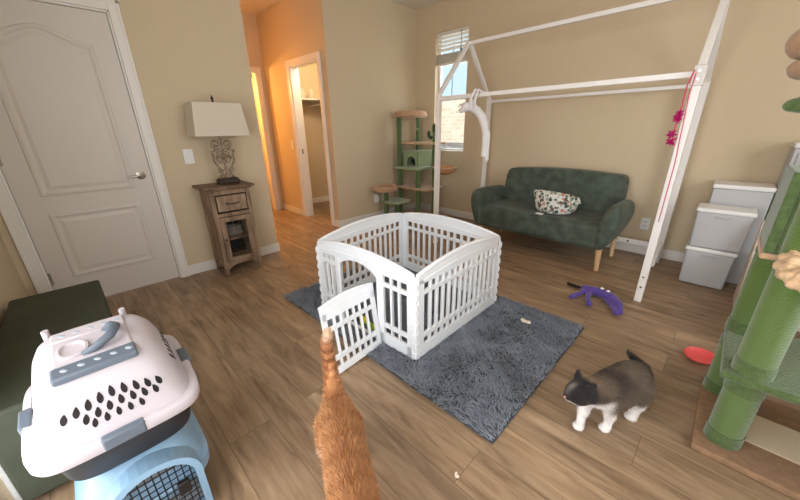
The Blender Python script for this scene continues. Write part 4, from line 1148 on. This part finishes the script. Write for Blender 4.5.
# blue carrier on the floor
bc = thing('pet_carrier', (-1.2, -.08, 0), 'light blue pet carrier with black wire door beneath the white carrier', 'pet carrier')
bxc, byc = -1.235, -.075
tub = [(bxc, byc, .0, .15, .125, 4.5), (bxc, byc, .02, .17, .14, 4.5), (bxc, byc, .135, .188, .16, 4.5), (bxc, byc, .14, .205, .176, 4.5), (bxc, byc, .158, .207, .178, 4.5)]
MB().loft(tub, 64).build('lower_shell', M['carb'], bc, smooth=True)
ush = [(bxc, byc, .159, .207, .178, 4.5), (bxc, byc, .172, .205, .176, 4.5), (bxc, byc, .176, .188, .160, 4.5), (bxc-.012, byc, .25, .165, .135, 4.2), (bxc-.02, byc, .292, .14, .112, 4), (bxc-.02, byc, .305, .10, .08, 4)]
us_ = MB().loft(ush, 64).build('upper_shell', M['carb'], bc, smooth=True)
# door frame bulge and wire door on the +X end
dmx = bxc+.205
dfm = MB()
def arch_pts(hw, z0, z1, x0, slope, n_=16):
    pts = [(-hw, z0), (hw, z0)]
    for i in range(n_+1):
        a = math.pi*i/n_; pts.append((hw*math.cos(a), z1-hw*.75+hw*.75*math.sin(a)))
    return [(x0-slope*(p[1]-z0), byc+.01+p[0], p[1]) for p in pts]
fo = arch_pts(.125, .02, .275, dmx+.02, .10); fi = arch_pts(.105, .035, .256, dmx+.02, .10)
fb_ = [(p[0]-.075, p[1], p[2]) for p in fo]
nA = len(fo)
dfm.add(fo+fi+fb_, [(i, (i+1) % nA, nA+(i+1) % nA, nA+i) for i in range(nA)]+[(i, 2*nA+i, 2*nA+(i+1) % nA, (i+1) % nA) for i in range(nA)])
fi2 = [(p[0]-.03, p[1], p[2]) for p in fi]
dfm.add(fi+fi2, [(i, (i+1) % nA, nA+(i+1) % nA, nA+i) for i in range(nA)])
dfm.build('door_frame', M['carb'], bc)
MB().add([(p[0]-.004, p[1], p[2]) for p in fi2]+[(p[0]-.008, p[1], p[2]) for p in fi2], [tuple(range(nA)), tuple(range(nA, 2*nA))[::-1]]).build('dark_interior', mat('grey_interior', (120, 124, 128), .8), bc)
wd_ = MB()
def inside(y, hw=.103, z0=.035, z1=.255):
    u = abs(y)/hw
    if u >= 1: return None
    return z1-hw*.75+hw*.75*math.sqrt(1-u*u)
xw = lambda z: dmx+.017-.10*(z-.02)
for i in range(-5, 6):
    y = i*.0185; zt2 = inside(y)
    if zt2: wd_.tube([(xw(.036), byc+.01+y, .036), (xw(zt2), byc+.01+y, zt2)], .0019, 6)
for k_ in range(10):
    z = .045+k_*.0215
    hw_ = .103 if z < .255-.0773 else .103*math.sqrt(max(0, 1-((z-(.255-.0773))/.0773)**2))
    if hw_ > .01: wd_.tube([(xw(z)+.003, byc+.01-hw_, z), (xw(z)+.003, byc+.01+hw_, z)], .0019, 6)
wdo = wd_.build('wire_door', M['wire'], bc)
MB().rbox((xw(.15)+.008, byc+.075, .15), (.014, .035, .045), (0, R(-6), 0)).build('latch', M['black'], wdo, bevel=.003)

# white carrier on top
wcx, wcy = -1.235, -.075
wc_ = bpy.data.objects.new('pet_carrier', None); COL.objects.link(wc_)
Mw = Matrix.Translation((wcx, wcy, .320)) @ Matrix.Rotation(R(6.5), 4, 'Y')
wc_.matrix_world = Mw; WM[wc_.name] = Mw
tag(wc_, 'white and black pet carrier with grey top handle, stacked uppermost', 'pet carrier')
def wbuild(mb, name, m, par=wc_, **k):
    mb.v = [tuple(Mw @ Vector(v)) for v in mb.v]
    return mb.build(name, m, par, **k)
HX, HY = .188, .185
wbuild(MB().loft([(0, 0, 0, .145, .150, 4), (0, 0, .012, .160, .163, 4), (0, 0, .125, .178, .178, 4), (0, 0, .14, .178, .178, 4)], 64), 'base_shell', M['card'], smooth=True)
shell = [(0, 0, .128, HX+.006, HY+.006, 7, .03), (0, 0, .140, HX+.010, HY+.010, 7, .03), (0, 0, .163, HX+.010, HY+.010, 7, .03), (0, 0, .170, HX+.004, HY+.004, 7, .03), (0, 0, .168, HX-.010, HY-.010, 6, .01),
         (-.004, 0, .205, HX-.020, HY-.018, 4.6, 0), (-.010, 0, .255, HX-.032, HY-.030, 4.2, 0), (-.022, -.003, .292, HX-.040, HY-.043, 4.4, 0), (-.029, -.006, .318, HX-.056, HY-.060, 4.4, 0), (-.032, -.008, .332, HX-.076, HY-.082, 4.2, 0), (-.032, -.008, .337, HX-.11, HY-.11, 4, 0)]
ts = wbuild(MB().loft(shell, 96), 'top_shell', M['carw'], smooth=True)
# clips
for (x, y, sx, sy) in ((HX+.006, -.005, .012, .048), (-.02, -HY-.008, .04, .014), (-.02, HY+.008, .04, .014)):
    wbuild(MB().box(x-sx if sx < .03 else x-sx, x+sx, y-sy, y+sy, .130, .172), 'side_clip', M['carg'], bevel=.006, seg=3)
# vents as dark teardrop plates that stand for the shade inside the openings
def surf(y, z, xs=1):
    """x on the shell front at given y,z"""
    for a, b_ in zip(shell[4:-1], shell[5:]):
        if a[2] <= z <= b_[2]:
            t = (z-a[2])/(b_[2]-a[2]); s_ = [a[i]+(b_[i]-a[i])*t for i in range(6)]
            u = min(.999, abs(y)/s_[4]); return s_[0]+xs*s_[3]*(1-u**s_[5])**(1/s_[5])
    return 0
def surfy(x, z, ys=1):
    for a, b_ in zip(shell[4:-1], shell[5:]):
        if a[2] <= z <= b_[2]:
            t = (z-a[2])/(b_[2]-a[2]); s_ = [a[i]+(b_[i]-a[i])*t for i in range(6)]
            u = min(.999, abs(x-s_[0])/s_[3]); return ys*s_[4]*(1-u**s_[5])**(1/s_[5])
    return 0
vm = MB()
def tear(y, z, lean, s_=1.0, side=None):
    pts = []
    for i in range(14):
        a = 2*math.pi*i/14; r = .0062*s_; py = r*math.sin(a); pz = .0125*s_*math.cos(a)
        if pz > 0: py *= (1-.55*pz/(.0125*s_))
        yy_ = y+py*math.cos(lean)+pz*math.sin(lean); zz = z+pz*math.cos(lean)-py*math.sin(lean)
        pts.append((yy_, zz))
    if side is None: out = [(surf(p[0], p[1])+.0012, p[0], p[1]) for p in pts]; inn = [(q_[0]-.004, q_[1], q_[2]) for q_ in out]
    else: out = [(p[0], surfy(p[0], p[1], side)+side*.0012, p[1]) for p in pts]; inn = [(q_[0], q_[1]-side*.004, q_[2]) for q_ in out]
    n_ = len(pts); vm.add(out+inn, [tuple(range(n_)), tuple(range(n_, 2*n_))[::-1]]+[(i, (i+1) % n_, n_+(i+1) % n_, n_+i) for i in range(n_)])
for row, (z, cnt, sp) in enumerate(((.243, 5, .022), (.228, 0, 0),)):
    pass
for i in range(-4, 5):
    y = i*.0255; dz = -.0045*abs(i)**1.25
    ln = -.08*i
    tear(y, .268+dz, ln, 1.15)
    if abs(i) < 4: tear(y+.0125, .239+dz*.8, ln, 1.1)
    if abs(i) < 3: tear(y, .211+dz*.3, ln)
for i in range(-3, 4):
    for sd2 in (-1, 1):
        tear(-.005+i*.026, .262-.003*abs(i), .05*i, .9, sd2)
        if abs(i) < 3: tear(.008+i*.026, .232, .05*i, .85, sd2)
wbuild(vm, 'vents', M['dark'], ts)
# handle panel
hp_ = wbuild(MB().box(-.128, .098, -.098, .078, .318, .340), 'handle_plate', M['carw'], bevel=.008, seg=3)
wbuild(MB().box(.052, .106, -.100, .080, .320, .343), 'plate_edge', M['carg'], hp_, bevel=.006, seg=3)
wbuild(MB().box(-.124, -.074, -.094, .074, .333, .3425), 'plate_back', M['carw'], hp_, bevel=.003)
dm_ = MB()
for i in range(5):
    dm_.ell((-.099, -.070+i*.032, .3428), (.010, .006, .0018), (0, 0, .8), 10, 6)
    dm_.ell((.079, -.072+i*.034, .343), (.010, .006, .0018), (0, 0, .8), 10, 6)
wbuild(dm_, 'dimples', mat('carrier_dimples', (168, 176, 186), .4), hp_, smooth=True)
ha = MB().loft([(-.008, -.050, .337, .040, .034, 2.4), (-.008, -.050, .347, .040, .034, 2.4), (-.008, -.050, .348, .034, .028, 2.4), (-.008, -.050, .3405, .030, .024, 2.4)], 36)
wbuild(ha, 'finger_cup', M['carw'], hp_, smooth=True)
hd = MB().tube([(.028, -.03, .340), (.030, -.004, .350), (.018, .034, .366), (-.018, .050, .370), (-.052, .042, .358), (-.066, .024, .338)], [.009, .011, .013, .014, .012, .009], 14)
wbuild(hd, 'carry_handle', M['carg'], smooth=True)
for y in (-.108, .078):
    wbuild(MB().tube([(-.178, y, .25), (-.182, y, .330)], [.010, .009], 12), 'rear_peg', M['carw'], smooth=True)

# ------------------------------------------------------------------ cats
# brown and white cat, walking to the left-front
ct = thing('cat', (-.1, 1.42, 0), 'brown and black cat with white paws walking on floor before the rug', 'cat')
ax = Vector((-.165, -.40, 0)).normalized(); lt = Vector((-ax.y, ax.x, 0))  # lt: its left
def cp(f, l, z):   # f metres forward of the belly centre, l to its left
    q_ = Vector((-.125, 1.455, 0))+ax*f*.93+lt*l*.95; return (q_.x, q_.y, z*.95 if z > .03 else z)
body = [('T', [cp(-.125, 0, .195), cp(-.085, 0, .192), cp(-.03, 0, .172), cp(.04, 0, .168), cp(.11, 0, .182), cp(.16, 0, .20)], [.056, .070, .080, .080, .064, .050]),
        ('T', [cp(.15, 0, .195), cp(.20, -.004, .215), cp(.235, -.01, .215)], [.056, .048, .045]),
        ('E', cp(.248, -.014, .215), (.050, .050, .044)),
        ('E', cp(.285, -.028, .200), (.024, .024, .019)),
        ('E', cp(.262, -.042, .205), (.022, .022, .02)), ('E', cp(.275, .004, .205), (.022, .022, .02)),
        # ears
        ('T', [cp(.235, .012, .245), cp(.226, .028, .275), cp(.222, .036, .296)], [.021, .013, .003]),
        ('T', [cp(.228, -.040, .244), cp(.216, -.056, .272), cp(.212, -.064, .293)], [.021, .013, .003]),
        # front legs
        ('T', [cp(.10, .036, .16), cp(.10, .044, .10), cp(.09, .047, .05), cp(.095, .048, .022)], [.030, .021, .016, .016]),
        ('E', cp(.11, .048, .014), (.022, .022, .014)),
        ('T', [cp(.135, -.030, .16), cp(.17, -.026, .10), cp(.19, -.016, .05), cp(.197, -.008, .022)], [.030, .021, .016, .016]),
        ('E', cp(.212, -.006, .014), (.022, .022, .014)),
        # hind legs: knee forward, hock back
        ('T', [cp(-.09, .040, .165), cp(-.06, .052, .115), cp(-.085, .054, .075), cp(-.08, .054, .02)], [.055, .038, .022, .018]),
        ('E', cp(-.062, .054, .014), (.026, .022, .014)),
        ('T', [cp(-.10, -.040, .165), cp(-.09, -.052, .11), cp(-.135, -.052, .075), cp(-.125, -.052, .02)], [.056, .038, .023, .018]),
        ('E', cp(-.108, -.052, .014), (.026, .022, .014)),
        # tail
        ('T', [cp(-.16, .0, .22), cp(-.195, -.01, .205), cp(-.205, -.04, .205), cp(-.19, -.07, .225), cp(-.175, -.088, .25)], [.020, .016, .014, .012, .007])]
cb = remeshed('body', body, .0055, 5, parent=ct, m=M['fur'])
o3 = Vector(cp(0, 0, 0))
def cat2col(Pw, Nn=None):
    dx = Pw-np.array(o3); f = dx@np.array(ax); l = dx@np.array(lt); z = Pw[:, 2]
    base = L3((108, 92, 76)); dark = L3((52, 38, 32)); tan = L3((156, 128, 106)); white = L3((238, 232, 228)); blk = L3((30, 24, 24))
    n_ = nz(Pw, 22); c = np.repeat(base[None], len(Pw), 0)
    def mixc(c, col, w): w = np.clip(w, 0, 1)[:, None]; return c*(1-w)+col*w
    c = mixc(c, dark, sstep(.1, .6, nz(Pw, 26, 4))*.45)
    c = mixc(c, dark, np.exp(-((f-.045)/.035)**2-((z-.235)/.05)**2)*.8)
    c = mixc(c, dark, sstep(-.09, -.17, f+.02*n_)*.75)
    c = mixc(c, tan, sstep(.10, .15, f)*sstep(.20, .26, z)*.6)
    c = mixc(c, white, sstep(.115, .085, z+.012*n_)*sstep(-.3, -.29, f))
    c = mixc(c, white, sstep(.09, .13, f+.01*n_)*sstep(.19, .165, z))
    head = sstep(.178, .195, f)
    c = mixc(c, blk, head*sstep(.16, .18, z+.006*n_))
    c = mixc(c, L3((150, 140, 132)), head*np.exp(-((l+.03)/.012)**2-((f-.255)/.02)**2)*.7)
    c = mixc(c, white, sstep(.255, .268, f)*sstep(.188, .178, z))
    c = mixc(c, white, head*sstep(.168, .158, z))
    c = mixc(c, blk, sstep(-.155, -.17, f))
    return c
paint(cb, cat2col)
P0, Nn, rs = scatter(cb, 42000, 11)
flow = -np.array(ax)[None]*.9+np.array([0, 0, -.45])[None]
D = Nn*.55+flow*.8+rs.normal(size=P0.shape)*.18; D /= np.linalg.norm(D, axis=1)[:, None]
fz = (P0-np.array(o3))@np.array(ax)
Ln = np.where(fz > .19, .006, np.where(P0[:, 2] < .06, .006, .015))*rs.uniform(.7, 1.3, len(P0))
C = cat2col(P0)*(rs.uniform(.78, 1.22, (len(P0), 1)))
blades('fur', P0, D, Ln, np.full(len(P0), .0016), C, ct, M['fur'], kind='stuff')
for l_ in (-.047, .002):
    MB().ell(cp(.283 if l_ > -.02 else .272, l_, .218), (.0075, .0075, .0075), n=12, m=8).build('eye', M['eye'], ct, smooth=True)
MB().ell(cp(.309, -.030, .203), (.005, .006, .0045), n=10, m=6).build('nose', M['pinkskin'], ct, smooth=True)

# orange cat, seen from above, tail up
oc = thing('cat', (-.6, .34, 0), 'orange tabby cat with raised cream-tipped tail at bottom of photo', 'cat')
ax2 = Vector((.52, -.255, 0)).normalized(); lt2 = Vector((-ax2.y, ax2.x, 0))
def op(f, l, z):
    q_ = Vector((-.725, .425, 0))+ax2*f+lt2*l*.95; return (q_.x, q_.y, z)
body = [('T', [op(-.17, 0, .225), op(-.12, 0, .228), op(-.04, 0, .22), op(.07, 0, .21), op(.18, 0, .215), op(.27, 0, .23), op(.33, 0, .24)], [.048, .060, .064, .068, .068, .062, .052]),
        ('T', [op(.32, 0, .24), op(.38, 0, .26)], [.052, .046]),
        ('E', op(.42, 0, .265), (.052, .05, .046)), ('E', op(.46, 0, .25), (.026, .026, .02)),
        ('E', op(.445, .022, .253), (.022, .022, .02)), ('E', op(.445, -.022, .253), (.022, .022, .02)),
        ('T', [op(.41, .03, .295), op(.40, .036, .325), op(.398, .038, .338)], [.018, .010, .003]),
        ('T', [op(.41, -.03, .295), op(.40, -.036, .325), op(.398, -.038, .338)], [.018, .010, .003]),
        ('T', [op(.26, .035, .18), op(.265, .04, .10), op(.255, .04, .05), op(.26, .04, .022)], [.036, .025, .019, .018]), ('E', op(.275, .04, .014), (.022, .022, .014)),
        ('T', [op(.28, -.035, .18), op(.32, -.04, .10), op(.33, -.04, .05), op(.335, -.04, .022)], [.036, .025, .019, .018]), ('E', op(.35, -.04, .014), (.022, .022, .014)),
        ('T', [op(-.10, .042, .19), op(-.05, .055, .125), op(-.10, .052, .08), op(-.09, .052, .02)], [.044, .033, .020, .017]), ('E', op(-.07, .052, .014), (.026, .022, .014)),
        ('T', [op(-.12, -.042, .19), op(-.08, -.055, .125), op(-.15, -.052, .08), op(-.14, -.052, .02)], [.044, .033, .020, .017]), ('E', op(-.12, -.052, .014), (.026, .022, .014)),
        ('T', [op(-.175, .0, .245), op(-.205, .0, .29), op(-.215, -.002, .35), op(-.215, -.004, .42), op(-.222, -.006, .48), op(-.238, .006, .515)], [.038, .030, .024, .020, .018, .014])]
obd = remeshed('body', body, .006, 5, parent=oc, m=M['fur'])
o4 = Vector(op(0, 0, 0))
def cat1col(Pw, Nn=None):
    dx = Pw-np.array(o4); f = dx@np.array(ax2); l = dx@np.array(lt2); z = Pw[:, 2]
    base = L3((196, 142, 94)); deep = L3((158, 98, 54)); cream = L3((232, 206, 176))
    c = np.repeat(base[None], len(Pw), 0)
    def mixc(c, col, w): w = np.clip(w, 0, 1)[:, None]; return c*(1-w)+col*w
    c = mixc(c, deep, np.exp(-(l/.022)**2)*.55*(z > .2))
    c = mixc(c, deep, sstep(.25, .8, np.sin(f*75+np.abs(l)*30+nz(Pw, 20)*1.5))*.4*(z < .30))
    tail = (f < -.19)
    c = np.where(tail[:, None], mixc(np.repeat(L3((206, 148, 98))[None], len(Pw), 0), deep, sstep(.0, .6, np.sin(z*170+l*20))*.8), c)
    c = mixc(c, cream, tail*sstep(.48, .50, z))
    c = mixc(c, cream, sstep(.06, .03, z))
    c = mixc(c, cream, sstep(.15, .12, z)*.6)
    c = mixc(c, deep, .25*sstep(.1, .7, nz(Pw, 30, 3)))
    return c
paint(obd, cat1col)
P0, Nn, rs = scatter(obd, 60000, 12)
fz = (P0-np.array(o4))@np.array(ax2); tl = fz < -.195
flow = np.where(tl[:, None], np.array([[0, 0, .9]]), -np.array(ax2)[None]*.9+np.array([0, 0, -.3])[None])
D = Nn*.5+flow*.8+rs.normal(size=P0.shape)*.2; D /= np.linalg.norm(D, axis=1)[:, None]
Ln = np.where(P0[:, 2] < .06, .006, np.where(tl, .014, .020))*rs.uniform(.7, 1.3, len(P0))
C = cat1col(P0)*(rs.uniform(.75, 1.25, (len(P0), 1)))
blades('fur', P0, D, Ln, np.full(len(P0), .0015), np.clip(C, 0, 1), oc, M['fur'], kind='stuff')
for l_ in (-.024, .024): MB().ell(op(.458, l_, .275), (.0075, .0075, .0075), n=12, m=8).build('eye', M['eye'], oc, smooth=True)
MB().ell(op(.485, 0, .253), (.005, .006, .0045), n=10, m=6).build('nose', M['pinkskin'], oc, smooth=True)

# ------------------------------------------------------------------ light
def area(name, loc, rot, sx, sy, e, col):
    l = bpy.data.lights.new(name, 'AREA'); l.shape = 'RECTANGLE'; l.size = sx; l.size_y = sy; l.energy = e; l.color = col
    o = bpy.data.objects.new(name, l); COL.objects.link(o); o.location = loc; o.rotation_euler = rot; return o
area('daylight_sliding_door', ((SL[0]+SL[1])/2, YL-.2, 1.1), (R(90), 0, 0), 2.0, 2.0, 52, (.96, .98, 1.0))
area('daylight_right_window', (XR+.2, 1.5, 1.55), (0, R(90), 0), 1.3, 1.6, 44, (.95, .98, 1))
area('daylight_back_window', (-2.95, YS+.25, 1.55), (R(-90), 0, 0), .5, 1.3, 5, (.95, .98, 1))
def pt(name, loc, e, col, r=.08):
    l = bpy.data.lights.new(name, 'POINT'); l.energy = e; l.color = col; l.shadow_soft_size = r
    o = bpy.data.objects.new(name, l); COL.objects.link(o); o.location = loc; return o
pt('hall_lamp', (-4.5, 1.70, 2.3), 4, (1, .42, .12))
pt('closet_lamp', (-4.15, 2.72, 2.2), 20, (1, .84, .6), .15)
pt('washroom_lamp', (-5.85, 1.75, 1.9), 52, (1, .48, .12))
sun = bpy.data.lights.new('sun', 'SUN'); sun.energy = 4.5; sun.angle = R(1); so_ = bpy.data.objects.new('sun', sun); COL.objects.link(so_)
so_.rotation_euler = (R(28), R(-35), 0)
w = bpy.data.worlds.new('world'); bpy.context.scene.world = w; w.use_nodes = True
bg = w.node_tree.nodes['Background']
sky = w.node_tree.nodes.new('ShaderNodeTexSky'); sky.sky_type = 'HOSEK_WILKIE'; sky.turbidity = 4; sky.sun_direction = (.3, -.6, .7)
mixn = w.node_tree.nodes.new('ShaderNodeMix'); mixn.data_type = 'RGBA'; mixn.inputs[0].default_value = .6
w.node_tree.links.new(sky.outputs[0], mixn.inputs[6]); mixn.inputs[7].default_value = (.9, .95, 1, 1)
w.node_tree.links.new(mixn.outputs[2], bg.inputs['Color']); bg.inputs['Strength'].default_value = 1.6

# ------------------------------------------------------------------ camera
H_, PI_, RO = 0.78987, 0.357014, -0.0163637
f = Vector((-math.sin(H_)*math.cos(PI_), math.cos(H_)*math.cos(PI_), -math.sin(PI_)))
rt = Vector((math.cos(H_), math.sin(H_), 0)); up = rt.cross(f)
rx = rt*math.cos(RO)+up*math.sin(RO); ry = -rt*math.sin(RO)+up*math.cos(RO)
cam = bpy.data.cameras.new('camera'); co = bpy.data.objects.new('camera', cam); COL.objects.link(co)
cam.sensor_width = 36; cam.lens = 322.8/800*36; cam.clip_start = .03
m3 = Matrix((rx, ry, -f)).transposed(); m4 = m3.to_4x4(); m4.translation = (0, 0, 1.234)
co.matrix_world = m4
sc = bpy.context.scene; sc.camera = co
sc.view_settings.view_transform = 'Standard'; sc.view_settings.look = 'None'; sc.view_settings.gamma = 1
sc.view_settings.use_curve_mapping = False; sc.view_settings.exposure = .35
